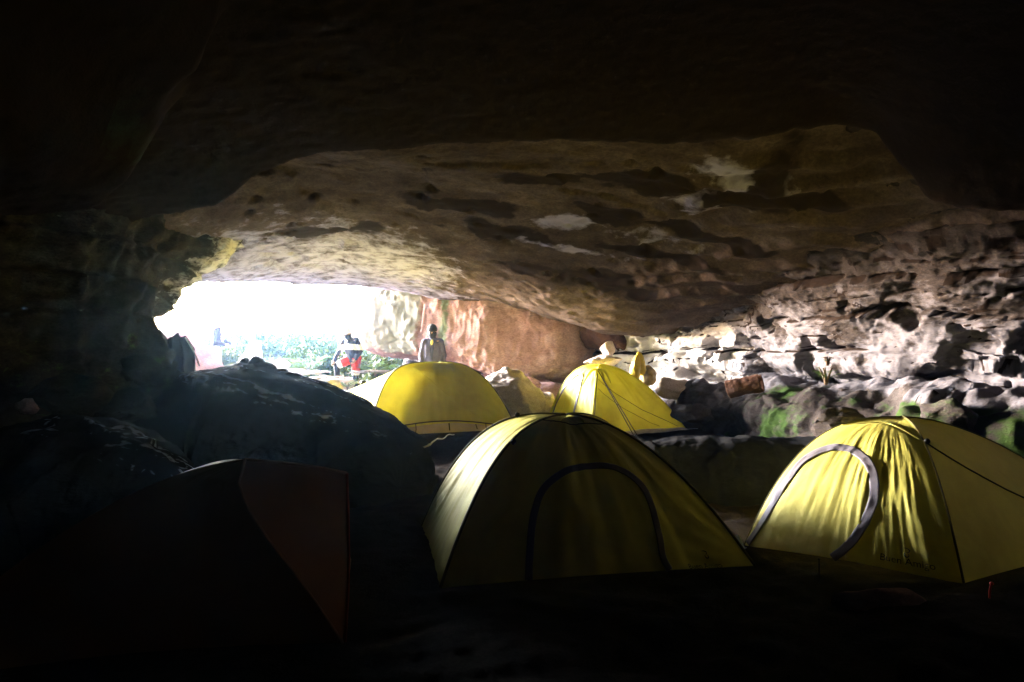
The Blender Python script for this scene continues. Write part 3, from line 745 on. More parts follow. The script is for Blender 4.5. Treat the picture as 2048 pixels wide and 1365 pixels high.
# --- right tent: narrow door side to the left, catching the light of the mouth
T2 = Tent([(1.86, 5.46, 2.8, None, .02), (2.78, 4.20, 2.1, None, .16), (4.85, 5.25, 1.7), (3.80, 6.62, 2.0)], (3.12, 5.45, 1.045), .03, 1.75)
HOOD = lambda w: .60+.16*np.sin(math.pi*np.clip(w, 0, 1))**1.0
T2.extra[0] = lambda v, w: (.10*np.sin(math.pi*np.clip(w, 0, 1))**.6*smooth(HOOD(w)+.05, HOOD(w)-.015, v)+.03*np.sin(math.pi*np.clip(w, 0, 1))*smooth(.5, .1, v))
t2 = tag(empty('dome_tent', T2.c), 'lit lemon yellow tent at right with grey arched door zip, before the mossy ledge', 'tent', 'yellow dome tents pitched in the cave')
def wr2(v, w):
    below = smooth(HOOD(w)+.0, HOOD(w)-.30, v)
    q = np.stack([w*11+v*1.6, v*1.5, 0*v], -1); a = fbm(q, 4, 700)
    q2 = np.stack([w*24+v*3, v*2.5, 0*v], -1)
    return below*(.012*np.maximum(a, -.3)*smooth(.25, .6, w)+.005*a+.004*(ridged(q2, 2, 710)-.5)*smooth(.3, .6, w))*smooth(0, .15, 1-w)
T2.wrinkles = lambda i, v, w: .3*Tent.wrinkles(T2, i, v, w)
T2.fly(t2, M['fly_lemon'], extra_wr={0: wr2}, nv=110, nw=150)
T2_w = lambda i, v, w: .3*Tent.wrinkles(T2, i, v, w)
T2.wrinkles = lambda i, v, w: T2_w(i, v, w)+(wr2(v, w) if i == 0 else 0)
T2.ribbon(t2, M['trim'], 'door_zip', 0, spl(T2.inv(0, [(1496, 1090), (1530, 1035), (1575, 960), (1612, 918), (1660, 897), (1705, 900), (1738, 930), (1750, 975), (1738, 1030), (1705, 1085), (1662, 1132)])), .065, .006, .002, .004)
T2.sleeves(t2, M['seam'], (0, 1, 2, 3), .008)
hw_ = np.linspace(.02, .98, 60)
T2.cord(t2, M['fly_lemon'], 'hood_seam', 0, np.stack([HOOD(hw_)+.01, hw_], -1), .007, .0)
T2.wrinkles = T2_w
T2.cord(t2, M['seam'], 'seam', 1, np.stack([np.linspace(.60, .05, 40), np.linspace(.01, .93, 40)], -1), .006, .006)
T2.wrinkles = lambda i, v, w: T2_w(i, v, w)+(wr2(v, w) if i == 0 else 0)
e_ = T2.inv(0, [(1813, 1108), (1815, 1132)]); T2.emblem(t2, M['print'], 0, *e_[0], .034); T2.text(t2, M['print'], 'lettering', 0, 'Buen Amigo', *e_[1], .060, 1)
clip(T2, t2, 1, .60)
p = W(1638, 1163, 4.62); stake((p[0], p[1], float(ground_z(p[0], p[1]))), .0, .13, M['plastic'], 'dark upright tent stake in front of the lit tent door')
p = W(1978, 1205, 4.0); stake((p[0], p[1], float(ground_z(p[0], p[1]))), .015, .09, plain_mat('red peg', (.45, .02, .015), .5), 'small red tent stake at the near corner of the right tent')
m = MB()
q0, q1 = W(1468, 1072, 5.35), W(1492, 1100, 5.2); tt = np.linspace(0, 1, 12)[:, None]
c_ = q0+(q1-q0)*tt+np.array((0, 0, .02))*np.sin(tt*7); side = np.array((.018, 0, .012))
V = np.concatenate([c_-side*np.sin(np.linspace(.5, 2.8, 12))[:, None], c_+side*np.sin(np.linspace(.5, 2.8, 12))[:, None]]); 
o = mesh_np('plastic_strip', V-c_[0], [(k, k+1, k+13, k+12) for k in range(11)], plain_mat('clear blue plastic', (.65, .72, .85), .2, .1, spec=.6)); o.location = c_[0]
tag(applied(solidify(o, .002)), 'shiny pale plastic strip on the soil between the two near yellow tents', 'plastic strip')
hull_rock('floor_stone', 'low rounded stone on the soil in front of the right tent', blob_pts((2.22, 4.12, .06), (.30, .17, .10), 30, 21), M['pink'], 8, 4, .012)

# --- far right tent, seen corner on
T3 = Tent([(.55, 11.0, 2.8), (1.12, 9.66, 2.0), (2.69, 10.6, 1.75), (2.2, 12.0)], (1.36, 10.55, 1.285), .29, 1.8, sag=.04)
T3.extra[0] = lambda v, w: .06*np.sin(math.pi*np.clip(w, 0, 1))*smooth(.82, .7, v)
t3 = tag(empty('dome_tent', T3.c), 'yellow tent at the back right, cords tied on its corner, below the white wall', 'tent', 'yellow dome tents pitched in the cave')
T3.fly(t3, M['fly'])
T3.sleeves(t3, M['fly'], (0, 1, 2, 3), .010)
T3.ribbon(t3, M['trim'], 'door_zip', 0, door_curve(.10, .62, .55), .045, .008, .003, .003)
def drape(parent, pts, wd, mat, name, T):
    """a tied bundle of cloth hanging in a loop"""
    P = np.asarray(pts, float)-T.c; n = len(P)
    return MB().tube(P, np.interp(np.linspace(0, 1, n), [0, .5, 1], wd), 9).build(name, mat, parent)
k0 = T3.pole(1, .74)+np.array((-.01, -.06, 0))
for dx, dz, nm in ((-.22, -.22, 0), (.20, -.20, 1), (-.05, -.30, 2), (.12, -.26, 3)):
    a = np.linspace(0, 1, 12)
    drape(t3, np.stack([k0[0]+dx*a, k0[1]-.04*np.sin(a*3)+0*a, k0[2]+.03*np.sin(a*3.1)+dz*a**2], -1), [.018, .022, .010], M['fly'], 'tied_cloth', T3)
for e in (W(1280, 888, 9.3), W(1272, 884, 9.35)):
    a = np.linspace(0, 1, 20)[:, None]; P = k0*(1-a)+np.array((e[0], e[1], .30))*a
    MB().tube(P-T3.c, .007, 6).build('guy_line', M['cord'], t3)
e = W(1186, 880, 9.5); a = np.linspace(0, 1, 20)[:, None]; MB().tube(k0*(1-a)+np.array((e[0], e[1], .3))*a-T3.c, .006, 6).build('guy_line', M['cord'], t3)
T3.cord(t3, M['seam'], 'seam', 1, np.stack([np.linspace(.55, .02, 30), np.linspace(.06, .93, 30)], -1), .004, .004)
T3.cord(t3, M['seam'], 'seam', 1, np.stack([np.linspace(.42, .02, 30), np.linspace(.06, .72, 30)], -1), .003, .004)
# ground sheet lying under it
V = []; a, b = np.meshgrid(np.linspace(0, 1, 40), np.linspace(0, 1, 16), indexing='ij')
q = np.array((.80, 9.36))+a[..., None]*np.array((2.0, .92))+b[..., None]*np.array((-.30, .62))
zz = ground_z(q[..., 0], q[..., 1])+.05+.018*fbm(np.stack([q[..., 0]*4, q[..., 1]*4, 0*a], -1), 3, 5); zz = np.maximum(zz, .30)
o = mesh_np('ground_sheet', np.concatenate([q, zz[..., None]], -1)-np.array((1.6, 9.9, .3)), grid_faces(40, 16), M['sheet']); o.location = (1.6, 9.9, .3)
tag(applied(solidify(o, .004)), 'lavender ground sheet spread under the far right tent', 'ground sheet')

# --- far left tent: long side to the camera, raised fly with the inner tent behind it
T4 = Tent([(-2.05, 9.75, 5.0), (.08, 10.5, 2.6), (-.55, 12.0, 2.2), (-2.5, 11.4, 2.4), (-3.75, 10.9, 1.35)], (-1.15, 10.75, 1.325), .28, 1.75, hem=.15, sag=.05)
t4 = tag(empty('dome_tent', T4.c), 'yellow tent at the back left, long side forward, inner tent showing through', 'tent', 'yellow dome tents pitched in the cave')
T4.fly(t4, M['fly'])
T4.sleeves(t4, M['seam'], (0, 1, 2, 3), .010)
a_ = np.linspace(0, 1, 60)
T4.cord(t4, M['seam'], 'hoop_pole', 0, np.stack([.42+.46*np.sin(math.pi*a_)**.75, .05+.9*a_], -1), .013, -.03)
T4i = Tent([(-1.75, 9.92, 2.6), (-.05, 10.58, 2.2), (-.6, 11.8), (-2.2, 11.25)], (-1.15, 10.75, 1.22), .28, 1.9, hem=0)
i4 = T4i.fly(t4, M['inner'], 'inner_tent', 40, 50); i4.location = T4i.c-T4.c
T4i.c = T4.c
vv, ww = np.meshgrid(np.linspace(.62, .88, 12), np.linspace(.30, .78, 24), indexing='ij')
P, N = T4i.at(0, vv, ww, .012); mesh_np('mesh_window', P-T4.c, grid_faces(12, 24), M['mesh'], i4).location = -np.array(i4.location)
T4i.cord(i4, M['seam'], 'zip', 0, door_curve(.48, .72, .76, 50), .010, .014).location = -np.array(i4.location)
P0 = np.array((-3.05, 10.55, .95)); MB().ellipsoid((0, 0, 0), (.055, .04, .045), nu=8, nv=10).box((0, 0, -.05), (.012, .01, .03)).build('guy_clip', M['plastic'], t4).location = W(727, 766, 10.85)-T4.c
T4.cord(t4, M['fly'], 'seam', 0, np.stack([np.linspace(.50, .02, 30), np.linspace(.10, .78, 30)], -1), .003, .003)
vv, ww = np.meshgrid(np.linspace(.50, .97, 16), np.linspace(.14, .93, 30), indexing='ij'); vv = vv-.10*np.sin(math.pi*ww)*(1-(vv-.5)/.47)+.06*ww
P, N = T4.at(0, vv, ww, -.035); mesh_np('shade_layer', P-T4.c, grid_faces(16, 30), M['mesh'], t4)  # extra layer added behind the fly to darken its upper part
T4.cord(t4, M['seam'], 'hem_cord', 0, np.stack([np.full(40, .012), np.linspace(.02, .98, 40)], -1), .010, .006)
for ww in (.3, .78):
    P, N = T4.at(0, np.array([.012]), np.array([ww])); b = P[0]-np.array((0, .05, .17)); MB().tube([P[0]-T4.c, (P[0]+b)/2-T4.c+np.array((.01, 0, 0)), b-T4.c], .007, 6).build('hem_tie', M['cord'], t4)

# --- near left tent in deep shade: high triangular wing on a corner pole
A = np.array((-1.35, 3.45, 1.05)); B = np.array((-.90, 3.72, .93)); Bf = np.array((-.905, 3.70, .02))
edge = [Bf, Bf*.75+B*.25+np.array((.012, 0, 0)), (Bf+B)/2+np.array((.016, 0, 0)), Bf*.2+B*.8+np.array((.008, 0, 0)), B, B*.75+A*.25+np.array((0, 0, .01)), (A+B)/2+np.array((0, 0, .012)), B*.25+A*.75+np.array((0, 0, .008)), A]
arc = [Bf+np.array((-.01, -.01, 0)), (-1.0, 3.55, .26), (-1.10, 3.46, .47), (-1.21, 3.39, .66), (-1.30, 3.36, .82), (-1.355, 3.38, .95), A]
T5 = Tent([(-3.0, 3.2, 1.6), (-.9, 3.7, None, arc), (-.9, 3.7, None, edge), (-1.2, 5.1, 1.5), (-3.1, 4.9, 1.5)], A, .02, 1.6)
T5.sag = .015; T5.wrinkles = lambda i, v, w: .3*Tent.wrinkles(T5, i, v, w)*(i != 1)
t5 = tag(empty('dome_tent', T5.c), 'almost black rust orange tent in the near left with a triangular side wing', 'tent')
T5.fly(t5, M['fly_orange'])
MB().tube(np.asarray(arc)-T5.c, .009, 8).build('pole_sleeve', M['fly_orange'], t5)
MB().tube(np.asarray(edge[:5])-T5.c, .008, 8).build('edge_piping', plain_mat('red piping', (.42, .06, .03), .6), t5)
MB().tube(np.asarray(edge[4:])-T5.c, .008, 8).build('pole_sleeve', M['fly_orange'], t5)

# ------------------------------------------------------------------ small things on the ground and the ledges
def twig(pts, r, mat, label, forks=()):
    P = np.asarray(pts, float); a = np.linspace(0, 1, 30); k = np.linspace(0, 1, len(P))
    C = np.stack([np.interp(a, k, P[:, j]) for j in range(3)], -1)+.012*np.stack([noise(np.stack([a*9, a*0+j, a*0], -1), 4) for j in range(3)], -1)
    m = MB().tube(C, np.linspace(r, r*.4, 30), 7)
    for t_, d in forks:
        s_ = C[int(t_*29)]; m.tube([s_, s_+np.asarray(d)*.5+np.array((0, 0, .01)), s_+np.asarray(d)], [r*.5, r*.4, r*.2], 6)
    return tag(m.build('twig', mat, origin=C[0]), label, 'twig')
wood = plain_mat('weathered pale wood', (.46, .38, .30), .8, .4, 40)
zt_ = lambda q: np.array((q[0], q[1], q[2]))
twig([W(750, 855, 8.2), W(790, 880, 8.0), W(838, 899, 7.9)], .012, wood, 'thin pale twig sloping down at the right end of the big dark boulder')
twig([W(812, 906, 7.85), W(850, 893, 7.95), W(875, 880, 8.1), W(908, 868, 8.3)], .014, wood, 'crooked pale twig below the hem of the far left tent', [(.4, (.06, .02, .03))])
dead = plain_mat('grey dead branch', (.55, .50, .42), .8, .4, 40)
twig([W(560, 738, 14.2), W(600, 742, 14.3), W(650, 752, 14.4), W(690, 756, 14.5)], .03, dead, 'long bleached branch lying at the cave mouth left of the bending person', [(.5, (.3, .1, .05)), (.7, (.25, .0, -.05))])

# yellow dry bags on the white wall
def sack(name, c, rad, mat, label, cat, tilt=0., seed=0, neck=True, parent=None, pinch=.35):
    nu, nv = 40, 48; a = np.linspace(0, 1, nu); th = np.arange(nv)/nv*2*math.pi
    pr = np.interp(a, [0, .05, .2, .5, .75, .88, .95, 1], [.02, .7, .98, 1, .8, pinch+.12, pinch, .02] if neck else [.02, .6, .92, 1, .95, .75, .45, .02])
    G = np.stack([pr[:, None]*np.cos(th)*rad[0], pr[:, None]*np.sin(th)*rad[1], (a[:, None]+0*th)*rad[2]*2], -1)
    n = grid_normals(G, True); n *= np.sign((n*(G-np.array((0, 0, rad[2])))).sum(-1, keepdims=True)+1e-9)
    q = G/np.mean(rad)
    fold = .12*fbm(np.stack([np.cos(th)*2.2+0*a[:, None], np.sin(th)*2.2+0*a[:, None], a[:, None]*1.2+0*th], -1)+seed*7, 4, 800+seed)+.05*fbm(q*3+seed, 3, 810)
    G = G+n*(fold*np.mean(rad)*smooth(0, .1, np.minimum(a, 1-a))[:, None])[..., None]
    c_, s_ = math.cos(tilt), math.sin(tilt); G = G@np.array(((c_, 0, -s_), (0, 1, 0), (s_, 0, c_)))
    o = mesh_np(name, G, grid_faces(nu, nv, True), mat, parent); o.location = c
    if label: tag(o, label, cat)
    return o
yb = plain_mat('yellow rubber', (.80, .55, .04), .4, .2, 8, .4)
bb = plain_mat('stained canvas', (.42, .30, .14), .8, .5, 14)
sack('dry_bag', W(1268, 762, 11.0), (.085, .07, .21), yb, 'small yellow bag on the white wall, left one of the yellow pair', 'bag', .10, 1)
sack('dry_bag', W(1284, 752, 11.1), (.085, .08, .20), yb, 'yellow bag with a pale pointed top, right of the pair on the white wall', 'bag', -.15, 2)
sack('canvas_bag', W(1297, 772, 11.15), (.13, .10, .17), bb, 'blotched tan canvas bag beside the yellow bags on the white wall', 'bag', -.05, 3)
# a chunk of red brown log on the ledge
P0, P1 = W(1456, 775, 8.75), W(1522, 762, 8.55)
a = np.linspace(0, 1, 60); th = np.linspace(R(-215), R(40), 60)
ax_ = (P1-P0)/np.linalg.norm(P1-P0); up_ = np.array((0, 0, 1.0))-ax_*ax_[2]; up_ /= np.linalg.norm(up_); sd_ = np.cross(ax_, up_)
rr_ = .12*(1+.03*np.sin(a*9))[:, None]*(1+.10*fbm(np.stack([a[:, None]*4+0*th, 0*a[:, None]+np.cos(th)*2, 0*a[:, None]+np.sin(th)*2], -1), 4, 5))
G = P0+(P1-P0)*a[:, None, None]+(rr_*np.cos(th))[..., None]*sd_+(rr_*np.sin(th))[..., None]*up_
o = mesh_np('bark_log', G-P0, grid_faces(60, 60), M['red_rock']); o.location = P0
tag(applied(solidify(o, .035)), 'hollow red brown slab of log lying on the ledge under the white wall', 'log')

# loose rocks on the ledges
LEDGE = [((1385, 828, 9.7), (.30, .28, .25), 'wall', 'lichen grey boulder at the right foot of the far right tent'),
         ((1345, 775, 11.0), (.30, .2, .26), 'pale_rock', 'reddish streaked white block under the white wall, left of the red log'),
         ((1205, 722, 12.2), (.42, .22, .10), 'pale_rock', 'flat cream slab behind the top of the far right tent'),
         ((1215, 698, 12.4), (.15, .15, .16), 'pale_rock', 'egg shaped tan stone resting on the flat cream slab'),
         ((1690, 855, 6.9), (.32, .28, .26), 'soil', 'pale greenish boulder under the ledge, behind the left side of the right tent'),
         ((1905, 840, 6.6), (.38, .3, .24), 'soil', 'mossy green boulder behind the top of the right tent'),
         ((2010, 880, 6.4), (.35, .3, .26), 'soil', 'mossy boulder behind the right tent at the photo edge')]
for k, (pp, rad, mt, lb) in enumerate(LEDGE):
    o = hull_rock('ledge_rock', lb, blob_pts(W(*pp), rad, 15, 60+k), M['wall' if mt == 'soil' else mt], 30+k, 4, .13*float(np.mean(rad)), freq=min(14, 1.3/float(np.mean(rad))))
    n = len(o.data.vertices)
    if mt == 'soil':
        at = o.data.attributes.new('moss', 'FLOAT', 'POINT'); at.data.foreach_set('value', np.full(n, (.32, .42, .46)[max(0, min(2, k-4))], np.float32))
# stones at the cave mouth and by the left wall
MOUTH = [((575, 752, 13.2), (.32, .25, .10), 'pale_rock', 'pale flat slab behind the dark bags at the cave mouth'),
         ((640, 770, 12.8), (.50, .35, .16), 'pale_rock', 'long tan slab left of the far left tent'),
         ((610, 745, 14.5), (.55, .3, .08), 'pale_rock', 'sunlit flat rock under the bleached branch'),
         ((685, 768, 14.8), (.5, .35, .16), 'pale_rock', 'rock that the bending person rests a foot on'),
         ((560, 730, 15.5), (.25, .2, .14), 'pale_rock', 'small grey stone below the seated person in white'),
         ((318, 712, 9.6), (.11, .1, .10), 'pink', 'uppermost pink stone between the left wall and the dark net cloth'),
         ((312, 735, 9.5), (.13, .1, .10), 'pink', 'lower left pink stone beside the left wall'),
         ((333, 730, 9.6), (.10, .1, .13), 'pink', 'lower right pink stone beside the dark net cloth'),
         ((60, 815, 5.6), (.10, .1, .07), 'pink', 'small pink stone on the left edge above the low dark boulder'),
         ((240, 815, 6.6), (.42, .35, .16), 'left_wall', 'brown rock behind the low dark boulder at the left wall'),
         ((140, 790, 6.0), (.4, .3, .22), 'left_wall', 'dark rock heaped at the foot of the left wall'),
         ((268, 745, 7.2), (.35, .3, .22), 'left_wall', 'greenish brown rock between the left wall and the huge boulder')]
for k, (pp, rad, mt, lb) in enumerate(MOUTH):
    hull_rock('loose_rock', lb, blob_pts(W(*pp), rad, 24, 160+k), M[mt], 50+k, 4, .12*float(np.mean(rad)), freq=min(14, 1.3/float(np.mean(rad))))
rock_loft('rock_mound', 'pinkish rounded rock mound outside the mouth behind the dark net cloth', [(-7.3, 13.9), (-6.6, 13.6), (-6.1, 13.4), (-5.75, 13.3)], [1.75, 1.86, 1.62, 1.15], [.3], [.4, .6, .6, .4], M['pink'], seed=23, amp=.05, freq=2, nu=80, nv=70)

# dark net cloth hanging by the left wall, with its white rope
a, b = np.meshgrid(np.linspace(0, 1, 60), np.linspace(0, 1, 70), indexing='ij')      # a across, b down
topz = np.interp(a, [0, .3, .6, 1], [1.66, 1.72, 1.745, 1.70]); x0 = np.interp(b, [0, .4, 1], [-4.62, -4.66, -4.55]); x1 = np.interp(b, [0, .3, 1], [-4.36, -4.26, -4.28])
G = np.stack([x0+(x1-x0)*a, 9.1+.10*np.sin(a*14+2*b)*(.3+b*.7)+.10*b+.04*fbm(np.stack([a*5, b*2, 0*a], -1), 3, 7), topz-(.55)*b+.02*np.sin(a*14)], -1)
net, t_, b_ = new_mat('dark net cloth'); b_.inputs['Base Color'].default_value = (.045, .05, .075, 1); b_.inputs['Roughness'].default_value = .8
wv = nd(t_, 'ShaderNodeTexWave'); wv.inputs['Scale'].default_value = 30; wv.bands_direction = 'Z'; wv.inputs['Distortion'].default_value = 2
tc = nd(t_, 'ShaderNodeTexCoord'); t_.links.new(tc.outputs['Object'], wv.inputs['Vector'])
t_.links.new(ramp(t_, wv.outputs['Fac'], [(.3, (.012, .014, .025)), (.8, (.05, .042, .055))]), b_.inputs['Base Color'])
o = mesh_np('net_cloth', G-np.array((-4.45, 9.1, 1.2)), grid_faces(60, 70), net); o.location = (-4.45, 9.1, 1.2)
tag(applied(solidify(o, .012)), 'dark navy net cloth hanging in folds beside the left wall at the mouth', 'cloth')
rope = plain_mat('white rope', (.75, .72, .68), .8)
a = np.linspace(0, 1, 24)[:, None]; q0, q1 = W(371, 676, 9.0), W(398, 732, 8.7)
m = MB().tube(q0*(1-a)+q1*a+np.array((.02, 0, 0))*np.sin(a*3), .011, 7)
o = m.build('rope', rope, origin=q1); tag(o, 'white rope slanting down from the dark net cloth to the huge boulder', 'rope')

# dark bags lying on the huge boulder
bagm = plain_mat('dark navy bag cloth', (.028, .032, .045), .75, .3, 25)
def bag(name, label, parts, straps=(), name2='strap'):
    c = np.asarray(parts[0][0], float); root = empty(name, c); tag(root, label, 'bag')
    m = MB()
    for p_, r_ in parts: m.ellipsoid(np.asarray(p_)-c, r_, nu=22, nv=28)
    o = m.build('bag_body', bagm, root)
    md = o.modifiers.new('r', 'REMESH'); md.mode = 'VOXEL'; md.voxel_size = .022
    applied(o); o.data.polygons.foreach_set('use_smooth', np.ones(len(o.data.polygons), bool))
    n = len(o.data.vertices); co = np.zeros(n*3, np.float32); o.data.vertices.foreach_get('co', co); V = co.reshape(-1, 3).astype(float)
    nn = np.zeros(n*3, np.float32); o.data.vertices.foreach_get('normal', nn); V = V+nn.reshape(-1, 3)*(.022*fbm(V*7+c, 4, 21))[:, None]
    o.data.vertices.foreach_set('co', V.astype(np.float32).ravel()); o.data.update()
    for s_ in straps: MB().tube(np.asarray(s_)-c, .012, 6).build(name2, bagm, root)
    return root
D_ = 8.6
bag('duffel_bag', 'long dark duffel bag lying on top of the huge boulder, below the seated person', [(W(478, 738, D_), (.22, .2, .075)), (W(520, 745, D_), (.25, .22, .12)), (W(552, 752, D_), (.2, .2, .085))])
bag('backpack', 'smaller dark rounded backpack, left hump on the huge boulder', [(W(488, 731, D_+.1), (.085, .12, .10)), (W(491, 722, D_+.1), (.045, .07, .045))])
bag('backpack', 'larger dark rounded backpack standing highest on the huge boulder', [(W(513, 732, D_+.05), (.115, .16, .115)), (W(510, 722, D_+.05), (.065, .1, .065)), (W(523, 735, D_+.05), (.06, .12, .085))])
s1 = [W(570, 745, D_), W(578, 750, D_), W(581, 757, D_), W(576, 760, D_)]; s2 = [W(577, 752, D_), W(577, 762, D_)]; s3 = [W(582, 757, D_), W(583, 764, D_)]
bag('rucksack', 'dark bag with loose hanging straps at the lower right of the huge boulder', [(W(560, 750, D_), (.10, .15, .075)), (W(566, 745, D_), (.05, .1, .05)), (W(566, 757, D_), (.05, .1, .07)), (W(574, 747, D_), (.03, .04, .025))], [s1, s2, s3])

# ------------------------------------------------------------------ plants
fern_g = leaf_mat('bright fern green', (.05, .11, .015), (.10, .17, .03))
fern_d = leaf_mat('deep fern green', (.035, .10, .03), (.07, .17, .05))
fern_b = leaf_mat('dead brown fern', (.07, .045, .03), (.15, .10, .07), .1)
def fern(base, label, n, L, mat, seed, rise=.9, name='fern', droop=1.0, arc=(0, 360), stem=True, cat='fern'):
    rr = np.random.RandomState(seed); V, F = [], []; k = 0
    for f in range(n):
        az = R(rr.uniform(*arc)); l = L*rr.uniform(.65, 1.05); t = np.linspace(0, 1, 26)
        hx = l*t*(.75+.2*rr.rand()); hz = l*rise*(t-droop*.62*t*t)*rr.uniform(.7, 1.2)
        d = np.array((math.cos(az), math.sin(az), 0)); s = np.array((-math.sin(az), math.cos(az), 0))
        C = d*hx[:, None]+np.array((0, 0, 1.0))*hz[:, None]
        for j in range(2, 26):
            w_ = l*.26*math.sin(math.pi*min(1, (t[j]*.93+.07)))**.7*(1-.25*t[j])
            for sg in (-1, 1):
                tip = C[j]+s*sg*w_+d*w_*.35-np.array((0, 0, w_*.25*rr.uniform(.3, 1.6)))
                hw = l*.013; mid = (C[j]*.55+tip*.45)
                V += [C[j]-d*hw, mid-d*hw*1.3+np.array((0, 0, .004)), tip, mid+d*hw*1.3+np.array((0, 0, .004)), C[j]+d*hw]; F.append((k, k+1, k+2, k+3, k+4)); k += 5
    m = MB().add(V, F); root = empty(name, base); tag(root, label, cat)
    m.build('fronds', mat, root)
    if stem: 
        s_ = MB()
        for q in range(5): a = q*1.3; s_.tube([(0, 0, -.05), (.03*math.cos(a), .03*math.sin(a), .04), (.07*math.cos(a), .07*math.sin(a), .10*rise)], [.014, .01, .006], 6)
        s_.build('stem', fern_b, root)
    return root
fern((-2.35, 14.2, .85), 'bright green fern under the pink boulder left of the standing person', 16, .75, fern_g, 1)
fern((-2.9, 14.5, .95), 'bright green fern behind the bending person', 15, .7, fern_g, 2)
fern(tuple(W(695, 775, 14.2)), 'small light green fern at the feet of the bending person', 12, .42, fern_g, 3)
fern(tuple(W(618, 745, 15.6)), 'tall pale green fern by the sunlit rock left of the bending person', 12, .75, fern_g, 4, 1.3)
fern(tuple(W(575, 742, 16.0)), 'broad pale fern behind the bleached branch', 14, .7, fern_g, 5)
fern(tuple(W(1652, 760, 7.3)), 'little green fern growing in the dark recess above the mossy ledge', 10, .24, fern_g, 6, 1.3)
fern(tuple(W(1655, 722, 7.6)), 'tiny fern sprig hanging in the dark recess above the little green fern', 5, .10, fern_d, 7, .3)
fern((-2.75, 13.7, 1.05), 'drooping clump of dead brown fronds between the bending person and the far left tent', 46, .62, fern_b, 8, .15, 'dead_fern', 2.6)
shr = [leaf_mat('shrub leaf', (.022, .042, .014), (.05, .085, .03), .15), leaf_mat('shrub leaf grey green', (.034, .05, .012), (.07, .09, .025), .15)]
def shrub(c, rad, n, seed, label, mat):
    rr = np.random.RandomState(seed); c = np.asarray(c, float)
    cl = rr.normal(size=(14, 3)); cl /= np.linalg.norm(cl, axis=1, keepdims=True); cl = cl*np.asarray(rad)*rr.uniform(.3, .95, (14, 1)); cl[:, 2] = np.abs(cl[:, 2])
    P = cl[rr.randint(0, 14, n)]+rr.normal(size=(n, 3))*np.asarray(rad)*.20
    a = rr.normal(size=(n, 3)); a /= np.linalg.norm(a, axis=1, keepdims=True); b = np.cross(a, rr.normal(size=(n, 3))); b /= np.linalg.norm(b, axis=1, keepdims=True)
    s = rr.uniform(.05, .11, (n, 1))
    V = np.stack([P-a*s, P+b*s*.45, P+a*s, P-b*s*.45], 1).reshape(-1, 3); F = np.arange(n*4).reshape(-1, 4)
    root = empty('shrub', c); tag(root, label, 'shrub'); mesh_np('foliage', V, F, mat, root, False)
    m = MB()
    for q in cl[:8]: m.tube([(0, 0, -.2), q*.4+np.array((.03, .02, 0)), q*.9], [.03, .02, .008], 6)
    m.build('stem', fern_b, root)
    return root
SH = [((-6.0, 19.5), (.8, .6, .7), 'pale overexposed shrub directly right of the person in the hat'), ((-8.6, 20.5), (1.0, .8, .9), 'pale shrub outside at the left end of the cave mouth'),
      ((-7.0, 24), (1.4, 1.0, 1.0), 'washed out shrub up the slope behind the seated person'), ((-4.2, 23), (1.2, 1.0, 1.0), 'washed out shrub up the slope behind the bending person'),
      ((-5.0, 18.2), (.7, .6, .7), 'grey green shrub beyond the tall pale fern'), ((-4.05, 17.6), (.7, .6, .85), 'grey green shrub directly behind the bending person'),
      ((-9.5, 26), (1.5, 1.2, 1.1), 'furthest left washed out shrub on the outside slope'), ((-3.1, 16.4), (.5, .4, .7), 'shrub squeezed under the left tip of the pink boulder')]
for k, ((x, y), rad, lb) in enumerate(SH):
    shrub((x, y, float(ground_z(x, y))+.05), rad, 1500, 40+k, lb, shr[k % 2])
rr = np.random.RandomState(5); n = 9000
x = rr.uniform(-16, 2, n); y = rr.uniform(17.2, 36, n); z = ground_z(x, y); h = rr.uniform(.1, .4, n); a = rr.uniform(0, 6.28, n)
dx, dy = np.cos(a)*.03, np.sin(a)*.03; lx, ly = rr.normal(size=n)*.1, rr.normal(size=n)*.1
V = np.stack([np.stack([x-dx, y-dy, z-.2], -1), np.stack([x+dx, y+dy, z-.2], -1), np.stack([x+lx+dx*.2, y+ly, z+h], -1), np.stack([x+lx-dx*.2, y+ly, z+h], -1)], 1).reshape(-1, 3)
o = mesh_np('grass', V, np.arange(n*4).reshape(-1, 4), shr[1], None, False); tag(o, 'tall pale grass on the bright slope outside the cave', 'grass', kind='stuff')

# ------------------------------------------------------------------ people
skin = plain_mat('skin', (.42, .26, .19), .55, .1, 20)
def rotz(a): c, s = math.cos(a), math.sin(a); return np.array(((c, -s, 0), (s, c, 0), (0, 0, 1.0)))
def fused(m, name, mat, parent, vox):
    o = m.build(name, mat, parent); md = o.modifiers.new('r', 'REMESH'); md.mode = 'VOXEL'; md.voxel_size = vox
    sm = o.modifiers.new('s', 'SMOOTH'); sm.iterations = 3; sm.factor = .5
    applied(o); o.data.polygons.foreach_set('use_smooth', np.ones(len(o.data.polygons), bool)); return o
STAND = dict(pel=(0, 0, .93), spi=(0, .01, 1.10), che=(0, .0, 1.29), nec=(0, -.01, 1.45), hea=(0, .02, 1.585),
             shL=(-.160, 0, 1.375), elL=(-.225, -.02, 1.11), wrL=(-.23, .05, .88), shR=(.160, 0, 1.375), elR=(.225, -.02, 1.11), wrR=(.23, .05, .88),
             hiL=(-.09, 0, .92), knL=(-.10, .02, .50), anL=(-.11, -.02, .09), hiR=(.09, 0, .92), knR=(.10, .02, .50), anR=(.11, -.02, .09), face=(0, 1, 0))
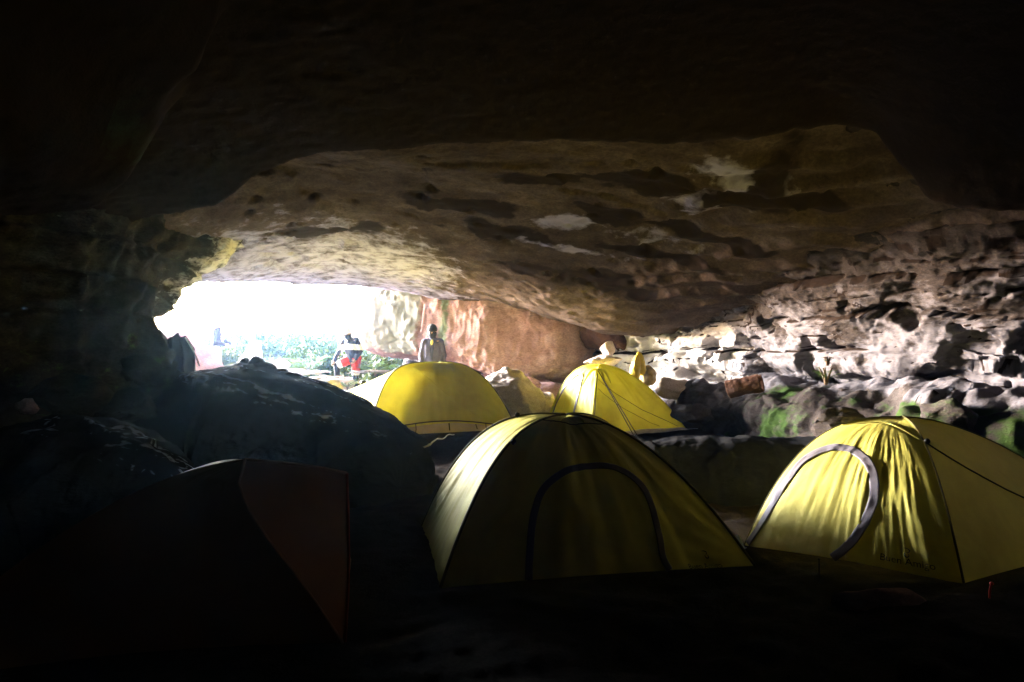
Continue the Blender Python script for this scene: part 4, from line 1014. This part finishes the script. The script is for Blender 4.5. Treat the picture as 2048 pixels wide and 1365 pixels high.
def person(base, yaw, pose, label, jacket, trousers, shoes, scale=1.0, jr=1.0):
    """local frame: +Y is where the chest points"""
    J = {k: np.asarray(v, float) for k, v in {**STAND, **pose}.items()}
    root = empty('person', base, yaw); root.scale = (scale,)*3; tag(root, label, 'person', None)
    f = J['face']/np.linalg.norm(J['face']); upv = J['hea']-J['nec']; upv = upv/np.linalg.norm(upv); rt = np.cross(f, upv); rt /= np.linalg.norm(rt); f = np.cross(upv, rt)
    H = np.stack([rt, f, upv], 1)
    b = MB(); h = J['hea']
    b.ellipsoid(h+upv*.03, (.084, .102, .108), H, 16, 20).ellipsoid(h-upv*.055+f*.022, (.066, .074, .070), H)
    b.ellipsoid(h-upv*.012+f*.10, (.014, .022, .026), H, 8, 10)
    for s in (-1, 1): b.ellipsoid(h+rt*s*.078-f*.005, (.012, .022, .032), H, 8, 10)
    b.ellipsoid(h-upv*.052+f*.085, (.026, .012, .009), H, 7, 10)
    b.capsule(J['nec']-upv*.05, .058, h-upv*.03, .052)
    b.capsule(J['che'], .10, J['pel'], .10); b.capsule(J['shL'], .06, J['shR'], .06); b.capsule(J['nec']-upv*.04, .06, J['che'], .10)
    for s in 'LR':
        b.capsule(J['sh'+s], .050, J['el'+s], .040); b.capsule(J['el'+s], .038, J['wr'+s], .026)
        b.capsule(J['hi'+s], .078, J['kn'+s], .052); b.capsule(J['kn'+s], .050, J['an'+s], .036)
        b.capsule(J['hi'+s], .08, J['pel'], .09)
        d = J['wr'+s]-J['el'+s]; d /= np.linalg.norm(d); b.capsule(J['wr'+s], .026, J['wr'+s]+d*.075, .030)
    bo = fused(b, 'body', skin, root, .013)
    # five fingers on each hand, joined into the body mesh
    fm = MB()
    for s, sg in (('L', -1), ('R', 1)):
        d = J['wr'+s]-J['el'+s]; d /= np.linalg.norm(d); sdv = np.cross(d, np.array((1.0, 0, 0)) if abs(d[0]) < .8 else np.array((0, 1.0, 0))); sdv /= np.linalg.norm(sdv); nv_ = np.cross(d, sdv)
        p = J['wr'+s]+d*.085
        for k, (o_, l_) in enumerate(((-.026, .062), (-.009, .074), (.009, .070), (.025, .055))):
            q = p+sdv*o_; fm.tube([q, q+d*l_*.5+nv_*sg*.006, q+d*l_*.8+nv_*sg*.020, q+d*l_+nv_*sg*.036], [.0095, .0085, .0078, .005], 7)
        q = J['wr'+s]+d*.035-sdv*.026; fm.tube([q, q-sdv*.026+d*.022, q-sdv*.034+d*.052+nv_*sg*.01], [.0115, .010, .006], 7)
    bm = bmesh.new(); bm.from_mesh(bo.data); tmp = bpy.data.meshes.new('f'); tmp.from_pydata(np.concatenate(fm.V).tolist(), [], fm.F); bm.from_mesh(tmp); bm.to_mesh(bo.data); bm.free(); bpy.data.meshes.remove(tmp)
    bo.data.polygons.foreach_set('use_smooth', np.ones(len(bo.data.polygons), bool))
    # clothes
    j = MB(); k = jr
    j.capsule(J['che']+(J['nec']-J['che'])*.2, .118*k, J['spi'], .118*k); j.capsule(J['spi'], .118*k, J['pel']+np.array((0, 0, -.02)), .125*k)
    for s, sg in (('L', -1), ('R', 1)):
        sx = (J['shR']-J['shL'])/2*sg
        j.capsule(J['che']+sx*.45, .105*k, J['pel']+sx*.35, .115*k)
        j.capsule(J['sh'+s], .066*k, J['el'+s], .058*k); j.capsule(J['el'+s], .056*k, J['wr'+s], .044*k)
        j.capsule(J['nec']-upv*.035, .055*k, J['sh'+s], .062*k)
    j.capsule(J['nec']-upv*.07, .085*k, J['nec']-upv*.015, .072*k)
    jo = fused(j, 'jacket', jacket, root, .014)
    n = len(jo.data.vertices); co = np.zeros(n*3, np.float32); jo.data.vertices.foreach_get('co', co); V = co.reshape(-1, 3).astype(float); nn = np.zeros(n*3, np.float32); jo.data.vertices.foreach_get('normal', nn)
    V = V+nn.reshape(-1, 3)*(.012*fbm(V*np.array((9, 9, 14)), 3, 5))[:, None]; jo.data.vertices.foreach_set('co', V.astype(np.float32).ravel()); jo.data.update()
    t = MB()
    for s in 'LR':
        t.capsule(J['pel'], .11, J['hi'+s], .105); t.capsule(J['hi'+s], .098, J['kn'+s], .075); t.capsule(J['kn'+s], .074, J['an'+s]+(J['kn'+s]-J['an'+s])*.08, .06)
    fused(t, 'trousers', trousers, root, .014)
    for s in 'LR':
        m = MB(); d = np.array((0, 1.0, 0)); a_ = J['an'+s]
        m.capsule(a_-np.array((0, .03, .04)), .046, a_+np.array((0, .15, -.055)), .040); m.capsule(a_, .048, a_-np.array((0, .01, .045)), .048)
        fused(m, 'shoe', shoes, root, .012)
    return root, J, H
cloth = lambda nm, c: plain_mat(nm, c, .8, .2, 30)
navy = cloth('navy cloth', (.03, .035, .06)); black = cloth('black cloth', (.018, .018, .022)); white_c = cloth('white cloth', (.78, .77, .75)); violet = cloth('violet grey cloth', (.075, .065, .11)); grey = cloth('grey trouser cloth', (.16, .16, .18))
red_c = cloth('red cloth', (.62, .05, .04)); yel_c = cloth('yellow shirt cloth', (.62, .50, .10)); jeans = cloth('pale denim', (.22, .26, .34))
def cap(root, J, H, mat, name='cap', brim=.09, h=.10, wide=False, full=False):
    up_, f_, c = H[:, 2], H[:, 1], J['hea']+H[:, 2]*.045
    m = MB()
    a = np.linspace(R(-2), R(90), 10); th = np.arange(20)/20*2*math.pi
    V = np.stack([np.cos(a)[:, None]*np.cos(th)*.097, np.cos(a)[:, None]*np.sin(th)*.115, np.sin(a)[:, None]*h+0*th], -1)@H.T+c
    m.add(V.reshape(-1, 3), [tuple(q) for q in grid_faces(10, 20, True)])
    o = m.build(name, mat, root)
    applied(solidify(o, .008))
    b = MB(); tb = np.linspace(R(0), R(360), 29) if wide else np.linspace(R(20), R(160), 15)
    r0 = np.stack([np.cos(tb)*.094, np.sin(tb)*.112, 0*tb], -1); r1 = np.stack([np.cos(tb)*(.094+(brim if wide else .01)), np.sin(tb)*(.112+brim), 0*tb-.02], -1)
    n = len(tb); b.add(np.concatenate([r0, r1])@H.T+c, [(k, k+1, n+k+1, n+k) for k in range(n-1)])
    ob = b.build('brim', mat, o); applied(solidify(ob, .006)); return o
# standing right: violet jacket, dark hat and face cover
gzp = float(ground_z(-1.6, 13.8))
pD, J, H = person((-1.60, 13.75, gzp-.10), R(180), dict(wrL=(-.21, .10, .88), wrR=(.21, .10, .88)), 'person in an open violet jacket and dark face cover standing behind the far left tent', violet, grey, black, 1.0, 1.06)
cap(pD, J, H, black, 'hat', .02, .11)
m = MB(); m.ellipsoid(J['hea']-H[:, 2]*.035+H[:, 1]*.012, (.090, .108, .095), H); m.capsule(J['nec'], .066, J['hea']-H[:, 2]*.06, .07); fused(m, 'face_cover', black, pD, .012)
m = MB(); m.ellipsoid(J['che']+np.array((0, .080, .065)), (.035, .045, .075)); fused(m, 'shirt', yel_c, pD, .01)
for s in (-1, 1): MB().tube([J['nec']+np.array((s*.05, .06, -.02)), J['che']+np.array((s*.05, .125, .1)), J['spi']+np.array((s*.012, .135, .02)), J['pel']+np.array((s*.012, .13, .0))], .007, 6).build('zip', navy, pD)
# bending person: navy and white top, red shorts over leggings, one foot up on a rock
pC, J, H = person((-3.42, 14.75, .42), R(150), dict(pel=(0, 0, .90), spi=(-.01, .05, 1.06), che=(.0, .10, 1.24), nec=(.02, .14, 1.38), hea=(.03, .19, 1.50),
    shL=(-.17, .10, 1.34), shR=(.18, .10, 1.34), elR=(.30, .16, 1.10), wrR=(.33, .28, .88), elL=(-.24, .02, 1.10), wrL=(-.16, .10, .92),
    knR=(.30, .24, .76), anR=(.36, .16, .40), knL=(-.08, .03, .50), anL=(-.09, -.03, .10), hiR=(.09, .02, .90), face=(.1, 1, -.25)),
    'person in a navy and white top and red shorts, one foot on a rock', navy, black, white_c, .93)
cap(pC, J, H, white_c, 'hat', .07, .09, True)
m = MB(); m.ellipsoid(J['hea']-H[:, 2]*.05+H[:, 1]*.01, (.082, .095, .075), H); m.capsule(J['nec'], .07, J['hea']-H[:, 2]*.06, .072); fused(m, 'neck_scarf', navy, pC, .012)
jk = [o for o in pC.children if o.name.startswith('jacket')][0]; jk.data.materials.append(white_c)
pz = np.zeros(len(jk.data.polygons)*3, np.float32); jk.data.polygons.foreach_get('center', pz); pz = pz.reshape(-1, 3)
jk.data.polygons.foreach_set('material_index', ((pz[:, 2]+.1*np.abs(pz[:, 0]) > 1.135) & (pz[:, 2]+.1*np.abs(pz[:, 0]) < 1.265)).astype(np.int32))
m = MB()
for s in 'LR': m.capsule(J['pel'], .122, J['hi'+s], .118); m.capsule(J['hi'+s], .112, J['hi'+s]*.30+J['kn'+s]*.70, .100)
fused(m, 'shorts', red_c, pC, .014)
for s in 'LR':
    q = J['hi'+s]*.28+J['kn'+s]*.72; d = J['kn'+s]-J['hi'+s]; d /= np.linalg.norm(d)
    m = MB(); m.capsule(q, .104, q+d*.02, .104); fused(m, 'shorts_hem', white_c, pC, .014)
# person at the left of the mouth, side on, hat with a brim
pA, J, H = person((-7.65, 17.7, float(ground_z(-7.65, 17.7))-.02), R(-80), dict(pel=(0, -.03, .92), che=(0, .03, 1.29), hea=(0, .09, 1.59), nec=(0, .03, 1.45), elL=(-.24, .08, 1.14), wrL=(-.20, .30, 1.05), elR=(.24, .02, 1.12), wrR=(.20, .22, 1.02), face=(0, 1, -.1)),
    'person in dark jacket and brimmed hat standing at the left of the mouth', navy, jeans, black)
cap(pA, J, H, white_c, 'hat', .07, .11, True)
m = MB(); m.ellipsoid(J['che']+np.array((0, .10, -.03)), (.10, .06, .17)); fused(m, 'shirt_front', cloth('pale pink cloth', (.70, .50, .42)), pA, .013)
# person in white, seated on the ground beyond the dark bags
gzs = float(ground_z(-6.65, 17.9))
pB, J, H = person((-6.62, 17.8, gzs-.02), R(140), dict(pel=(0, 0, .50), spi=(0, .03, .68), che=(0, .08, .90), nec=(0, .11, 1.06), hea=(0, .17, 1.19), shL=(-.18, .08, 1.0), shR=(.18, .08, 1.0),
    elL=(-.25, .18, .78), wrL=(-.16, .36, .66), elR=(.25, .18, .78), wrR=(.16, .36, .66), hiL=(-.09, .04, .48), hiR=(.09, .04, .48), knL=(-.16, .42, .52), knR=(.16, .42, .52), anL=(-.15, .44, .10), anR=(.15, .44, .10), face=(0, 1, -.4)),
    'seated person in pale clothes and grey cap behind the dark bags', white_c, cloth('pale peach cloth', (.72, .55, .45)), white_c)
cap(pB, J, H, cloth('grey cap cloth', (.35, .33, .36)), 'cap', .06, .10)
hull_rock('seat_rock', 'rock that the pale clothed person sits on', blob_pts((-6.6, 17.95, gzs+.12), (.4, .32, .27), 20, 71), M['pale_rock'], 71, 4, .03)

# ------------------------------------------------------------------ thin blue haze added in place of lens glare
def haze(density, colr, aniso):
    bm = bmesh.new(); bmesh.ops.create_cube(bm, size=1.0)
    me = bpy.data.meshes.new('haze'); bm.to_mesh(me); bm.free()
    m = bpy.data.materials.new('haze'); m.use_nodes = True; t = m.node_tree; t.nodes.clear()
    out = t.nodes.new('ShaderNodeOutputMaterial'); v = t.nodes.new('ShaderNodeVolumePrincipled')
    v.inputs['Density'].default_value = density; v.inputs['Color'].default_value = (*colr, 1); v.inputs['Anisotropy'].default_value = aniso
    t.links.new(v.outputs[0], out.inputs['Volume'])
    o = link_mesh('haze', me, m, None, False)
    lo, hi = np.array((-46, -30, -2.5)), np.array((41, 41, 16.0)); o.location = (lo+hi)/2; o.scale = hi-lo
    tag(o, kind='stuff'); return o
haze(.0016, (.28, .50, 1.0), .88)
